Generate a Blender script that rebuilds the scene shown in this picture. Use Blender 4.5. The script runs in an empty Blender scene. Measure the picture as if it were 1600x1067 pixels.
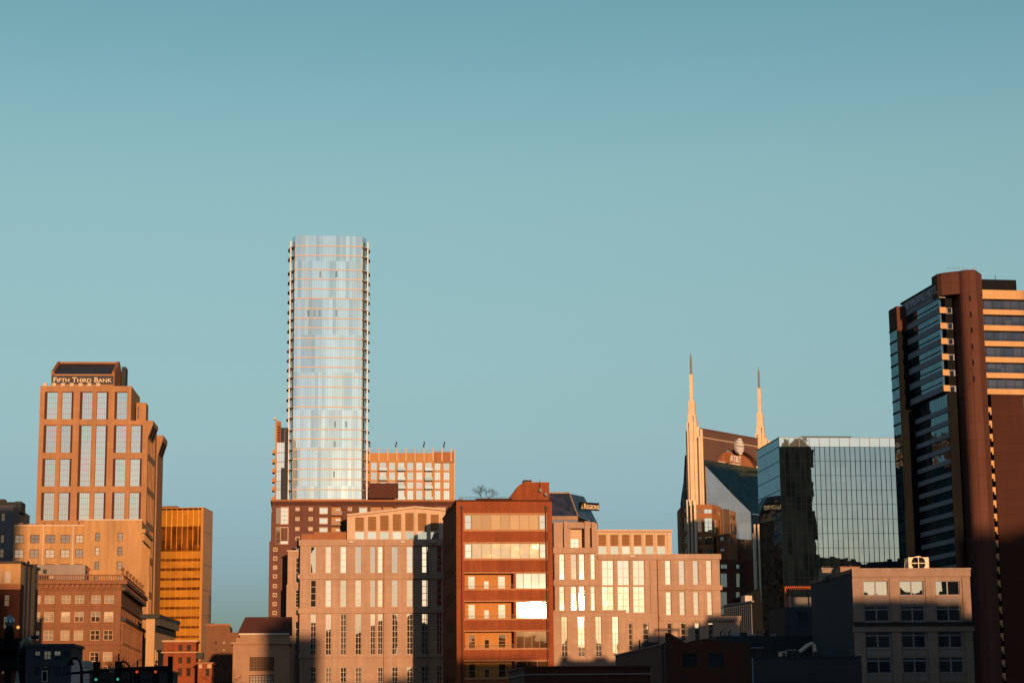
import bpy, math, random
from mathutils import Vector, Matrix
rnd = random.Random(7)
R = math.radians
C = bpy.context.scene.collection
sc = bpy.context.scene

# ------------------------------------------------------------------ camera
CZ, F, ROLL = 2.0, 3100.0, 0.0095            # eye height, focal length in photo pixels, roll
PITCH = math.atan(580.0 / F)
cam_d = bpy.data.cameras.new('camera'); cam = bpy.data.objects.new('camera', cam_d); C.objects.link(cam)
cam_d.sensor_width = 36.0; cam_d.lens = 36.0 * F / 1600.0
cam_d.clip_start = 0.5; cam_d.clip_end = 20000.0
cam.matrix_world = Matrix.Translation((0, 0, CZ)) @ Matrix.Rotation(R(90) + PITCH, 4, 'X') @ Matrix.Rotation(-ROLL, 4, 'Z')
sc.camera = cam
sc.view_settings.view_transform = 'Standard'; sc.view_settings.look = 'None'
sc.view_settings.exposure = 0.346; sc.view_settings.gamma = 1.0
sc.cycles.use_denoising = True
sc.cycles.max_bounces = 6; sc.cycles.glossy_bounces = 4; sc.cycles.diffuse_bounces = 3
sc.cycles.caustics_reflective = False; sc.cycles.caustics_refractive = False
sc.cycles.sample_clamp_indirect = 4.0

# ------------------------------------------------------------------ sun and sky
SUN_AZ, SUN_EL = R(12.6), R(2.92)             # to the right of straight behind the viewer, above the horizon
S = Vector((math.sin(SUN_AZ) * math.cos(SUN_EL), -math.cos(SUN_AZ) * math.cos(SUN_EL), math.sin(SUN_EL)))
sun_d = bpy.data.lights.new('sun', 'SUN'); sun = bpy.data.objects.new('sun', sun_d); C.objects.link(sun)
sun_d.energy = 5.0; sun_d.angle = R(0.5); sun_d.color = (1.0, 0.535, 0.26)
sun.rotation_euler = S.to_track_quat('Z', 'Y').to_euler(); sun.location = (0, -100, 300)

world = bpy.data.worlds.new('World'); sc.world = world; world.use_nodes = True
def build_world():
    nt = world.node_tree; N = nt.nodes; L = nt.links
    N.clear()
    def n(t, **k):
        x = N.new(t)
        for a, v in k.items(): setattr(x, a, v)
        return x
    def math_(op, a, b=None, c=None):
        m = n('ShaderNodeMath', operation=op)
        for i, v in enumerate((a, b, c)):
            if v is None: continue
            if isinstance(v, (int, float)): m.inputs[i].default_value = v
            else: L.new(v, m.inputs[i])
        return m.outputs[0]
    def mix(bt, fac, a, b):
        m = n('ShaderNodeMix', data_type='RGBA', blend_type=bt)
        for i, v in ((0, fac), (6, a), (7, b)):
            if isinstance(v, (int, float)): m.inputs[i].default_value = v
            elif isinstance(v, tuple): m.inputs[i].default_value = (*v, 1)
            else: L.new(v, m.inputs[i])
        return m.outputs[2]
    sky = n('ShaderNodeTexSky', sky_type='NISHITA')
    sky.sun_disc = False; sky.sun_elevation = SUN_EL; sky.sun_rotation = R(180) - SUN_AZ
    sky.air_density = 1.0; sky.dust_density = 1.5; sky.ozone_density = 1.5; sky.altitude = 150
    tc = n('ShaderNodeTexCoord'); sp = n('ShaderNodeSeparateXYZ'); L.new(tc.outputs['Generated'], sp.inputs[0])
    el = math_('MULTIPLY', math_('ARCSINE', sp.outputs[2]), 180 / math.pi)
    # the air's own colour by height above the horizon (degrees), teal above, greyer in the belt low down
    rmp = n('ShaderNodeValToRGB'); L.new(math_('DIVIDE', el, 40.0), rmp.inputs[0])
    cr = rmp.color_ramp
    pts = SKY_TINT
    while len(cr.elements) < len(pts): cr.elements.new(0.5)
    for e, (p, c) in zip(cr.elements, pts): e.position = p / 40.0; e.color = (*c, 1)
    # scattered small clouds low in the half of the sky with the sun (mirrored in the glass fronts)
    mp = n('ShaderNodeMapping'); mp.inputs['Scale'].default_value = (7, 7, 22); L.new(tc.outputs['Generated'], mp.inputs[0])
    nz = n('ShaderNodeTexNoise'); nz.inputs['Scale'].default_value = 1.0; nz.inputs['Detail'].default_value = 7; nz.inputs['Roughness'].default_value = .62
    L.new(mp.outputs[0], nz.inputs[0])
    cl = n('ShaderNodeMapRange', interpolation_type='SMOOTHSTEP'); L.new(nz.outputs[0], cl.inputs[0])
    cl.inputs[1].default_value = .5; cl.inputs[2].default_value = .72
    back = n('ShaderNodeMapRange'); L.new(sp.outputs[1], back.inputs[0])
    back.inputs[1].default_value = 0.0; back.inputs[2].default_value = -.35
    cfac = math_('MULTIPLY', math_('MULTIPLY', cl.outputs[0], back.outputs[0]), .7)
    tinted = mix('MULTIPLY', 1.0, sky.outputs[0], rmp.outputs[0])
    # towards the sun the glow is softened by thin high haze: compressed, then coloured by height in the same way
    g1 = mix('MULTIPLY', 1.0, sky.outputs[0], (SKY_STRENGTH,) * 3); gm = n('ShaderNodeGamma'); L.new(g1, gm.inputs[0]); gm.inputs[1].default_value = .5
    rm2 = n('ShaderNodeValToRGB'); L.new(math_('DIVIDE', el, 45.0), rm2.inputs[0])
    while len(rm2.color_ramp.elements) < len(SUNWARD_TINT): rm2.color_ramp.elements.new(0.5)
    for e, (p, c) in zip(rm2.color_ramp.elements, SUNWARD_TINT): e.position = p / 45.0; e.color = tuple(v / SKY_STRENGTH for v in c) + (1,)
    warm = mix('MIX', back.outputs[0], tinted, mix('MULTIPLY', 1.0, gm.outputs[0], rm2.outputs[0]))
    col = mix('MIX', cfac, warm, CLOUD)
    bg = n('ShaderNodeBackground'); L.new(col, bg.inputs[0]); bg.inputs[1].default_value = SKY_STRENGTH
    out = n('ShaderNodeOutputWorld'); L.new(bg.outputs[0], out.inputs[0])
SKY_STRENGTH = 0.118
SKY_TINT = [(0.0, (0.618, 1.301, 4.623)), (1.5, (0.666, 1.303, 4.15)), (3.0, (0.748, 1.296, 3.42)), (3.8, (0.812, 1.298, 3.003)), (5.0, (0.929, 1.335, 2.512)), (6.2, (1.055, 1.405, 2.193)), (7.5, (1.179, 1.487, 1.962)), (9.0, (1.29, 1.574, 1.842)), (10.5, (1.382, 1.657, 1.801)), (12.0, (1.461, 1.739, 1.785)), (13.5, (1.529, 1.819, 1.785)), (14.7, (1.57, 1.876, 1.785)), (15.8, (1.571, 1.902, 1.775)), (16.9, (1.516, 1.889, 1.748)), (18.0, (1.425, 1.851, 1.712)), (19.0, (1.337, 1.811, 1.677)), (20.2, (1.249, 1.767, 1.64)), (22.0, (1.173, 1.714, 1.599)), (25.0, (1.092, 1.635, 1.545)), (30.0, (0.959, 1.506, 1.453)), (36.0, (0.811, 1.361, 1.352))]
SUNWARD_TINT = [(0, (.38, .36, .55)), (1, (.41, .40, .67)), (3, (.62, .65, .90)), (6, (.57, .68, 1.0)), (10, (.49, .70, 1.04)), (14, (.46, .70, .96)), (19, (.25, .44, .60)), (27, (.18, .35, .5)), (45, (.14, .3, .44))]
CLOUD = (5.0, 4.0, 3.2)
build_world()

# ------------------------------------------------------------------ pixel rays and upright planes
CF = Vector((0, math.cos(PITCH), math.sin(PITCH))); CU = Vector((0, -math.sin(PITCH), math.cos(PITCH)))
EYE = Vector((0, 0, CZ))
def ray(px, py):
    x, y = px - 800.0, py - 533.5
    xu, yu = x - ROLL * y, y + ROLL * x
    return CF + Vector((1, 0, 0)) * (xu / F) - CU * (yu / F)
def at(px, py, D):                             # the point seen at (px, py) at distance D ahead
    d = ray(px, py); return EYE + d * (D / d.y)
class Plane:                                   # an upright plane: a along it, b up, d inward (away from the street)
    def __init__(s, O, yaw):
        s.O = Vector((O[0], O[1], 0)); s.yaw = yaw
        s.ax = Vector((math.cos(yaw), math.sin(yaw), 0)); s.n = Vector((-math.sin(yaw), math.cos(yaw), 0))
    def pt(s, a, b, d=0): return s.O + s.ax * a + s.n * d + Vector((0, 0, b))
    def ab(s, px, py, d=0):
        r = ray(px, py); t = (s.O + s.n * d - EYE).dot(s.n) / r.dot(s.n)
        h = EYE + r * t; return (h - s.O).dot(s.ax), h.z
    def a(s, px, py, d=0): return s.ab(px, py, d)[0]
    def b(s, px, py, d=0): return s.ab(px, py, d)[1]
    def r(s, x0, y0, x1, y1, d=0):
        xm, ym = (x0 + x1) / 2, (y0 + y1) / 2
        return s.a(x0, ym, d), s.a(x1, ym, d), s.b(xm, y1, d), s.b(xm, y0, d)
    def right(s, a): return Plane(s.pt(a, 0, 0), s.yaw + R(90))      # side wall: a runs back from the front corner
    def left(s, a, depth): return Plane(s.pt(a, 0, depth), s.yaw - R(90))   # a runs from the back to the front corner
    def back(s, d): return Plane(s.pt(0, 0, d), s.yaw)

# ------------------------------------------------------------------ mesh collector (world coordinates)
class MB:
    def __init__(s): s.v = []; s.f = []; s.m = []
    def add(s, vs, fs, mi=0):
        k = len(s.v); s.v += [tuple(v) for v in vs]
        for f in fs: s.f.append([i + k for i in f]); s.m.append(mi)
    def quad(s, a, b, c, d, mi=0): s.add((a, b, c, d), [(0, 1, 2, 3)], mi)
    def box(s, P, a0, a1, b0, b1, d0, d1, mi=0):
        vs = [P.pt(a, b, d) for d in (d0, d1) for b in (b0, b1) for a in (a0, a1)]
        s.add(vs, [(0, 1, 3, 2), (5, 4, 6, 7), (4, 0, 2, 6), (1, 5, 7, 3), (2, 3, 7, 6), (4, 5, 1, 0)], mi)
    def prism(s, pts, top, mi=0):              # pts and top: equal loops of points
        n = len(pts); s.add(list(pts) + list(top), [tuple(range(n))[::-1], tuple(range(n, 2 * n))] + [(i, (i + 1) % n, n + (i + 1) % n, n + i) for i in range(n)], mi)
    def poly(s, P, ab, d0, d1, mi=0): s.prism([P.pt(a, b, d0) for a, b in ab], [P.pt(a, b, d1) for a, b in ab], mi)
    def tube(s, pts, rad, n=6, mi=0):
        pts = [Vector(p) for p in pts]; rad = rad if isinstance(rad, (list, tuple)) else [rad] * len(pts)
        k = len(s.v)
        for i, p in enumerate(pts):
            t = (pts[min(i + 1, len(pts) - 1)] - pts[max(i - 1, 0)]).normalized()
            u = t.cross(Vector((0, 0, 1)));  u = u.normalized() if u.length > 1e-3 else Vector((1, 0, 0))
            w = t.cross(u)
            for j in range(n):
                q = 2 * math.pi * j / n; s.v.append(tuple(p + (u * math.cos(q) + w * math.sin(q)) * rad[i]))
        for i in range(len(pts) - 1):
            for j in range(n):
                a, b = k + i * n + j, k + i * n + (j + 1) % n; s.f.append([a, b, b + n, a + n]); s.m.append(mi)
        s.f.append([k + j for j in range(n)]); s.m.append(mi)
        s.f.append([k + (len(pts) - 1) * n + j for j in range(n)][::-1]); s.m.append(mi)
    def wall(s, P, a0, a1, b0, b1, holes=(), dep=.4, d=0, mi=0, back=False):
        A = sorted({a0, a1} | {min(max(x, a0), a1) for h in holes for x in h[:2]})
        B = sorted({b0, b1} | {min(max(x, b0), b1) for h in holes for x in h[2:4]})
        for i in range(len(A) - 1):
            for j in range(len(B) - 1):
                ca, cb = (A[i] + A[i + 1]) / 2, (B[j] + B[j + 1]) / 2
                if any(h[0] < ca < h[1] and h[2] < cb < h[3] for h in holes): continue
                s.quad(P.pt(A[i], B[j], d), P.pt(A[i + 1], B[j], d), P.pt(A[i + 1], B[j + 1], d), P.pt(A[i], B[j + 1], d), mi)
        for h in holes:
            x0, x1, y0, y1 = h[:4]; y0 = max(y0, b0); e = d + (h[4] if len(h) > 4 else dep)
            q = lambda a, b, c, dd: s.quad(a, b, c, dd, mi)
            q(P.pt(x0, y0, d), P.pt(x0, y0, e), P.pt(x0, y1, e), P.pt(x0, y1, d)); q(P.pt(x1, y0, e), P.pt(x1, y0, d), P.pt(x1, y1, d), P.pt(x1, y1, e))
            q(P.pt(x0, y0, e), P.pt(x0, y0, d), P.pt(x1, y0, d), P.pt(x1, y0, e)); q(P.pt(x0, y1, d), P.pt(x0, y1, e), P.pt(x1, y1, e), P.pt(x1, y1, d))
    def lathe(s, c, prof, n=12, mi=0):         # prof: (radius, height) pairs about a vertical axis at c
        k = len(s.v)
        for r_, z in prof:
            for j in range(n):
                q = 2 * math.pi * j / n; s.v.append((c[0] + r_ * math.cos(q), c[1] + r_ * math.sin(q), c[2] + z))
        for i in range(len(prof) - 1):
            for j in range(n):
                a, b = k + i * n + j, k + i * n + (j + 1) % n; s.f.append([a, b, b + n, a + n]); s.m.append(mi)
        s.f.append([k + j for j in range(n)][::-1]); s.m.append(mi)
        s.f.append([k + (len(prof) - 1) * n + j for j in range(n)]); s.m.append(mi)
    def build(s, name, mats, parent=None, smooth=False):
        me = bpy.data.meshes.new(name)
        inv = world_of(parent).inverted() if parent else Matrix.Identity(4)
        me.from_pydata([inv @ Vector(v) for v in s.v], [], s.f); me.validate()
        for m in (mats if isinstance(mats, (list, tuple)) else [mats]): me.materials.append(m)
        if len(me.polygons) == len(s.m):
            me.polygons.foreach_set('material_index', s.m)
        if smooth: me.polygons.foreach_set('use_smooth', [True] * len(me.polygons))
        o = bpy.data.objects.new(name, me); C.objects.link(o); o.parent = parent
        return o
def world_of(o):
    m = o.matrix_basis.copy()
    while o.parent: o = o.parent; m = o.matrix_basis @ m
    return m
def tag(o, label=None, cat=None, group=None, kind=None):
    for k, v in (('label', label), ('category', cat), ('group', group), ('kind', kind)):
        if v: o[k] = v
    return o
def thing(name, label, cat, loc, yaw=0, group=None):
    o = bpy.data.objects.new(name, None); C.objects.link(o); o.empty_display_size = 2
    o.location = loc; o.rotation_euler = (0, 0, yaw)
    return tag(o, label, cat, group)
def bld(name, label, cat, px, py, D, deg, group=None):
    p = at(px, py, D); P = Plane(p, R(deg))
    return thing(name, label, cat, P.O, R(deg), group), P
def box(root, name, mat, P, *abd):
    m = MB(); m.box(P, *abd); return m.build(name, mat, root)
def rbox(root, name, mat, P, rect, d0, d1):    # a box on the plane P whose front is given in photo pixels
    m = MB(); m.box(P, *P.r(*rect), d0, d1); return m.build(name, mat, root)
def window(root, P, h, nx, ny, glass, frame, dep=.35, fw=.12, mw=.07, name='window', thick=.1, trans=None, arch=None):
    a0, a1, b0, b1 = h[:4]; m = MB(); d0, d1 = dep - thick, dep + .06
    m.box(P, a0 + .002, a0 + fw, b0 + .002, b1 - .002, d0, d1); m.box(P, a1 - fw, a1 - .002, b0 + .002, b1 - .002, d0, d1)
    m.box(P, a0 + fw, a1 - fw, b0 + .002, b0 + fw, d0, d1); m.box(P, a0 + fw, a1 - fw, b1 - fw, b1 - .002, d0, d1)
    for i in range(1, nx):
        c = a0 + (a1 - a0) * i / nx; m.box(P, c - mw / 2, c + mw / 2, b0 + fw, b1 - fw, d0 + .02, d1)
    for c in (trans if trans is not None else [j / ny for j in range(1, ny)]):
        c = b0 + (b1 - b0) * c; m.box(P, a0 + fw, a1 - fw, c - mw / 2, c + mw / 2, d0 + .03, d1 - .01)
    o = m.build(name, frame, root)
    p = MB(); p.quad(P.pt(a0 + fw * .5, b0 + fw * .5, dep), P.pt(a1 - fw * .5, b0 + fw * .5, dep), P.pt(a1 - fw * .5, b1 - fw * .5, dep), P.pt(a0 + fw * .5, b1 - fw * .5, dep))
    p.build('pane', glass, o)
    return o
def windows(root, P, cols, yref, rows, xref, nx, ny, glass, frame, skip=(), **k):
    hs = []
    for i, (x0, x1) in enumerate(cols):
        a0, a1 = P.a(x0, yref), P.a(x1, yref)
        for j, (y0, y1) in enumerate(rows):
            if (i, j) in skip: continue
            h = (a0, a1, P.b(xref, y1), P.b(xref, y0)); hs.append(h)
            g = glass[rnd.randrange(len(glass))] if isinstance(glass, list) else glass
            window(root, P, h, nx, ny, g, frame, **k)
    return hs
def shell(root, P, a0, a1, b1, depth, mat, front=(), dep=.35, rside=(), lside=(), b0=-.5, name='wall', cap=None, d0=0):
    m = MB(); m.wall(P, a0, a1, b0, b1, front, dep, d0)
    m.wall(P.right(a1), d0, depth, b0, b1, rside, dep); m.wall(P.left(a0, depth), 0, depth - d0, b0, b1, lside, dep)
    m.wall(P.back(depth), a0, a1, b0, b1)
    o = m.build(name, mat, root)
    q = MB(); z = b1 - .25; q.box(P, a0 + .05, a1 - .05, z - .3, z, d0 + .05, depth - .05); q.build('roof', M['roofing'], root)
    return o
def ring(root, name, mat, P, a0, a1, b0, b1, depth, proud=.4, d0=0):    # a cornice or band round front and both sides
    m = MB(); m.box(P, a0 - proud, a1 + proud, b0, b1, d0 - proud, d0 - .003)
    m.box(P, a1 + .003, a1 + proud, b0 + .002, b1 - .002, d0, depth); m.box(P, a0 - proud, a0 - .003, b0 + .002, b1 - .002, d0, depth)
    m.quad(P.pt(a0, b1 - .004, d0), P.pt(a1, b1 - .004, d0), P.pt(a1, b1 - .004, d0 + .6), P.pt(a0, b1 - .004, d0 + .6))
    return m.build(name, mat, root)
def text(root, s, P, a0, a1, b0, b1, d, mat, name='lettering', caps=False, thick=.15, bold=0.0, shear=0):
    cu = bpy.data.curves.new('txt', 'FONT'); cu.body = s; cu.size = 1; cu.extrude = .05; cu.offset = bold; cu.align_x = 'LEFT'; cu.resolution_u = 3
    if caps:
        cu.small_caps_scale = .78
        for f in cu.body_format: f.use_small_caps = True
    o = bpy.data.objects.new('txt', cu); C.objects.link(o); dg = bpy.context.evaluated_depsgraph_get(); dg.update()
    me = bpy.data.meshes.new_from_object(o.evaluated_get(dg)); bpy.data.objects.remove(o)
    xs = [v.co.x for v in me.vertices]; ys = [v.co.y for v in me.vertices]
    x0, x1, y0, y1 = min(xs), max(xs), min(ys), max(ys); inv = world_of(root).inverted()
    for v in me.vertices:
        x, y, z = v.co
        v.co = inv @ P.pt(a0 + (x - x0) / (x1 - x0) * (a1 - a0), b0 + (y - y0) / (y1 - y0) * (b1 - b0), d - (z / .05 + 1) * thick / 2)
    me.materials.append(mat); o = bpy.data.objects.new(name, me); C.objects.link(o); o.parent = root
    return o

# ------------------------------------------------------------------ materials
M = {}
class NT:
    def __init__(s, name):
        s.m = bpy.data.materials.new(name); s.m.use_nodes = True; s.t = s.m.node_tree; s.t.nodes.clear(); s.L = s.t.links
    def n(s, t, **k):
        x = s.t.nodes.new(t)
        for a, v in k.items(): setattr(x, a, v)
        return x
    def put(s, sock, v):
        if isinstance(v, (int, float)): sock.default_value = v
        elif isinstance(v, tuple): sock.default_value = (*v, 1) if len(sock.default_value) == 4 else v
        else: s.L.new(v, sock)
    def math(s, op, *vs):
        m = s.n('ShaderNodeMath', operation=op)
        for i, v in enumerate(vs): s.put(m.inputs[i], v)
        return m.outputs[0]
    def vec(s, op, *vs):
        m = s.n('ShaderNodeVectorMath', operation=op)
        for i, v in enumerate(vs):
            if op == 'SCALE' and i == 1: s.put(m.inputs['Scale'], v)
            else: s.put(m.inputs[i], v)
        return m.outputs[0]
    def mix(s, bt, fac, a, b):
        m = s.n('ShaderNodeMix', data_type='RGBA', blend_type=bt)
        s.put(m.inputs[0], fac); s.put(m.inputs[6], a); s.put(m.inputs[7], b); return m.outputs[2]
    def noise(s, vec, scale, detail=4, rough=.55):
        x = s.n('ShaderNodeTexNoise'); x.inputs['Scale'].default_value = scale; x.inputs['Detail'].default_value = detail; x.inputs['Roughness'].default_value = rough
        s.L.new(vec, x.inputs['Vector']); return x.outputs[0]
    def rng(s, v, a, b, c, d):
        m = s.n('ShaderNodeMapRange'); s.put(m.inputs[0], v)
        for i, q in enumerate((a, b, c, d)): m.inputs[i + 1].default_value = q
        return m.outputs[0]
    def xyz(s, x, y, z):
        m = s.n('ShaderNodeCombineXYZ')
        for i, v in enumerate((x, y, z)): s.put(m.inputs[i], v)
        return m.outputs[0]
    def wallco(s):                              # (run along the wall, height) in metres on any upright face
        tc = s.n('ShaderNodeTexCoord'); sp = s.n('ShaderNodeSeparateXYZ'); s.L.new(tc.outputs['Object'], sp.inputs[0])
        return tc.outputs['Object'], s.xyz(s.math('ADD', sp.outputs[0], sp.outputs[1]), sp.outputs[2], 0.0)
def mat_wall(name, col, var=.16, rough=.85, joint=None, jdark=.8, streak=.12, spec=.25, bump=.0, metal=0.0):
    t = NT(name); obj, wc = t.wallco()
    c = t.mix('MULTIPLY', 1.0, tuple(v * .73 for v in col), t.xyz(*[t.rng(t.noise(obj, .09, 5), .25, .75, 1 - var, 1 + var)] * 3))
    c = t.mix('MULTIPLY', 1.0, c, t.xyz(*[t.rng(t.noise(obj, 1.7, 3), .25, .75, 1 - var * .6, 1 + var * .6)] * 3))
    if streak:
        mp = t.n('ShaderNodeMapping'); mp.inputs['Scale'].default_value = (.9, .045, 1); t.L.new(wc, mp.inputs[0])
        c = t.mix('MULTIPLY', 1.0, c, t.xyz(*[t.rng(t.noise(mp.outputs[0], 1.0, 4), .3, .75, 1 + streak * .4, 1 - streak)] * 3))
    if joint:
        b = t.n('ShaderNodeTexBrick'); t.L.new(wc, b.inputs['Vector']); b.offset = joint[3] if len(joint) > 3 else .5
        b.inputs['Scale'].default_value = 1; b.inputs['Brick Width'].default_value = joint[0]; b.inputs['Row Height'].default_value = joint[1]
        b.inputs['Mortar Size'].default_value = joint[2]; b.inputs['Mortar Smooth'].default_value = .2
        b.inputs['Color1'].default_value = (1, 1, 1, 1); b.inputs['Color2'].default_value = (.9, .9, .9, 1); b.inputs['Mortar'].default_value = (jdark,) * 3 + (1,)
        c = t.mix('MULTIPLY', 1.0, c, b.outputs['Color'])
    p = t.n('ShaderNodeBsdfPrincipled'); t.L.new(c, p.inputs['Base Color']); p.inputs['Roughness'].default_value = rough
    p.inputs['Specular IOR Level'].default_value = spec; p.inputs['Metallic'].default_value = metal
    if bump:
        bp = t.n('ShaderNodeBump'); bp.inputs['Strength'].default_value = bump; bp.inputs['Distance'].default_value = .1
        t.L.new(t.noise(obj, 2.5, 4), bp.inputs['Height']); t.L.new(bp.outputs[0], p.inputs['Normal'])
    o = t.n('ShaderNodeOutputMaterial'); t.L.new(p.outputs[0], o.inputs[0]); M[name] = t.m; return t.m
def mat_glass(name, inner, refl, fac=.4, rough=.015, wave=.006, wscale=.35, panel=None, tilt=.0, pvar=.1, ivar=.6, blind=0.0):
    # coated window glass: a mirror of strength fac over a dim interior; every pane a little different, panes slightly bowed
    t = NT(name); obj, wc = t.wallco()
    oi = t.n('ShaderNodeObjectInfo')
    if panel:
        q = t.vec('FLOOR', t.vec('DIVIDE', wc, (panel[0], panel[1], 1.0)))
    else: q = t.xyz(oi.outputs['Random'], 0.0, 0.0)
    wn = t.n('ShaderNodeTexWhiteNoise'); wn.noise_dimensions = '3D'; t.L.new(q, wn.inputs['Vector'])
    ic = t.mix('MULTIPLY', 1.0, tuple(v * .73 for v in inner), t.xyz(*[t.rng(wn.outputs['Value'], 0, 1, 1 - ivar, 1 + ivar)] * 3))
    if blind:
        w2 = t.n('ShaderNodeTexWhiteNoise'); w2.noise_dimensions = '3D'; t.L.new(t.vec('ADD', q, (3.3, 7.7, .1)), w2.inputs['Vector'])
        ic = t.mix('MIX', t.math('MULTIPLY', t.math('GREATER_THAN', w2.outputs['Value'], 1 - blind), .8), ic, (.42, .38, .32))
    df = t.n('ShaderNodeBsdfDiffuse'); t.L.new(ic, df.inputs[0])
    gl = t.n('ShaderNodeBsdfGlossy'); gl.inputs['Roughness'].default_value = rough; gl.distribution = 'GGX'
    gl.inputs[0].default_value = (*refl, 1)
    ge = t.n('ShaderNodeNewGeometry')
    nx = t.n('ShaderNodeTexNoise'); nx.inputs['Scale'].default_value = wscale; nx.inputs['Detail'].default_value = 2; t.L.new(obj, nx.inputs['Vector'])
    dv = t.vec('SCALE', t.vec('SUBTRACT', nx.outputs['Color'], (.5, .5, .5)), wave * 2)
    if tilt: dv = t.vec('ADD', dv, t.vec('SCALE', t.vec('SUBTRACT', wn.outputs['Color'], (.5, .5, .5)), tilt * 2))
    nn = t.vec('NORMALIZE', t.vec('ADD', ge.outputs['Normal'], dv)); t.L.new(nn, gl.inputs['Normal'])
    fr = t.n('ShaderNodeLayerWeight'); fr.inputs[0].default_value = .25
    f = t.math('ADD', t.math('MULTIPLY', t.rng(wn.outputs['Value'], 0, 1, 1 - pvar, 1 + pvar), fac), t.math('MULTIPLY', fr.outputs['Fresnel'], .3))
    mx = t.n('ShaderNodeMixShader'); t.L.new(t.math('MINIMUM', f, .97), mx.inputs[0]); t.L.new(df.outputs[0], mx.inputs[1]); t.L.new(gl.outputs[0], mx.inputs[2])
    o = t.n('ShaderNodeOutputMaterial'); t.L.new(mx.outputs[0], o.inputs[0]); M[name] = t.m; return t.m
def mat_emit(name, col, s):
    t = NT(name); e = t.n('ShaderNodeEmission'); e.inputs[0].default_value = (*col, 1); e.inputs[1].default_value = s
    o = t.n('ShaderNodeOutputMaterial'); t.L.new(e.outputs[0], o.inputs[0]); M[name] = t.m

mat_wall('roofing', (.10, .095, .09))
mat_wall('peach', (.46, .32, .235), .10, joint=(2.6, 1.3, .05, 0.0), jdark=.84, streak=.16)
mat_wall('peach_light', (.62, .47, .34), .06)
mat_wall('pale_frame', (.60, .52, .42), .05, streak=0)
mat_wall('bronze_louver', (.36, .19, .075), .1, joint=(40, .35, .09), jdark=.55)
mat_glass('spandrel_glass', (.35, .42, .42), (.75, .86, .86), .5, wave=.002)
mat_glass('peach_glass', (.10, .08, .065), (1.0, .97, .93), .62, wave=.006, wscale=.22, tilt=.008, blind=.15, rough=.010, pvar=.28)
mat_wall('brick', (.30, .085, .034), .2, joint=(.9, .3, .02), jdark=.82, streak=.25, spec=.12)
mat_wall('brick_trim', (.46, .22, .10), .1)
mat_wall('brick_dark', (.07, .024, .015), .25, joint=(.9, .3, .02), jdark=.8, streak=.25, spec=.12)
mat_wall('balcony_wall', (.52, .24, .07), .1)
mat_glass('brick_glass', (.42, .25, .10), (1, .85, .6), .16, wave=.006, wscale=.5, rough=.012, ivar=.2, tilt=.0015)
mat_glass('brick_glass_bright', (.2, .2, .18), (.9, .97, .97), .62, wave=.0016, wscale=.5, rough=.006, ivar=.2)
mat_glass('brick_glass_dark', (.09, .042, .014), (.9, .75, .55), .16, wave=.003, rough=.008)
mat_wall('terracotta', (.36, .155, .07), .1, joint=(2, 1.2, .04), jdark=.88)
mat_wall('ochre_stone', (.43, .235, .115), .10, joint=(2.2, 2.0, .05, 0.0), jdark=.84, streak=.16)
mat_wall('ochre_mullion', (.40, .24, .13), .05, streak=0)
mat_glass('ftb_glass', (.16, .18, .15), (.86, .97, .90), .74, wave=.003, rough=.02, pvar=.06)
mat_wall('dark_roof_metal', (.042, .042, .052), .12, rough=.5, joint=(1.2, 20, .08, 0.0), jdark=.6)
mat_wall('sign_dark', (.065, .062, .078), .08, streak=0)
mat_wall('letter_cream', (.75, .62, .42), .05, streak=0)
mat_wall('grey_concrete', (.17, .16, .165), .14)
mat_wall('cream_stucco', (.50, .30, .135), .15, streak=.28)
mat_glass('office_glass', (.13, .085, .055), (.95, .82, .70), .26, wave=.008, rough=.03, blind=.25)
mat_glass('dim_glass', (.05, .03, .02), (.7, .6, .5), .22, wave=.008, rough=.06, blind=.15)
mat_wall('old_stone', (.255, .118, .058), .12, joint=(1.6, .7, .03), jdark=.85, streak=.22)
mat_wall('old_stone_trim', (.25, .112, .056), .15)
mat_wall('dark_iron', (.02, .022, .024), .2, rough=.6, streak=0)
mat_glass('gold_glass', (.66, .30, .042), (.95, .50, .09), .42, rough=.08, wave=.006, panel=(2.0, 3.6), tilt=.010, pvar=.25, ivar=.25)
mat_glass('gold_band', (.17, .06, .011), (.62, .26, .05), .32, rough=.08, wave=.006, panel=(2.0, 1.8), tilt=.008, pvar=.3)
mat_wall('gold_metal', (.46, .215, .035), .06, rough=.5, metal=.2, spec=.4)
mat_wall('gold_side', (.70, .34, .06), .08, rough=.45, metal=.1, spec=.4, joint=(1.6, 3.6, .09, 0.0), jdark=.72)
mat_wall('gold_screen', (.50, .235, .040), .08, rough=.45, metal=.2, spec=.4, joint=(.9, 30, .14, 0.0), jdark=.55)
mat_glass('brick_glass_wavy', (.40, .25, .11), (1, .9, .7), .42, wave=.022, wscale=.55, rough=.012, ivar=.25)
mat_wall('gold_dark', (.20, .08, .02), .08, rough=.4)
mat_wall('cream_paint', (.56, .38, .22), .1)
mat_wall('brown_brick', (.215, .105, .06), .2, joint=(1.2, .5, .03), jdark=.8)
mat_wall('maroon_brick', (.165, .080, .062), .10, joint=(3.2, 1.5, .06, 0.0), jdark=.85, spec=.12)
mat_wall('maroon_panel', (.085, .032, .024), .08)
mat_wall('limestone', (.40, .245, .15), .09, joint=(1.8, .9, .03), jdark=.9)
mat_glass('tower_glass', (.24, .32, .36), (.80, .95, 1.0), .66, rough=.03, wave=.016, wscale=.05, panel=(1.25, 14.0), tilt=.009, pvar=.14)
mat_wall('slab_edge', (.60, .54, .48), .05, streak=0)
mat_wall('tower_mullion', (.30, .37, .42), .05, streak=0)
mat_glass('vent_glass', (.16, .22, .25), (.6, .75, .8), .3, wave=.003)
mat_wall('white_steel', (.66, .70, .74), .04, rough=.5, streak=0)
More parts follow.
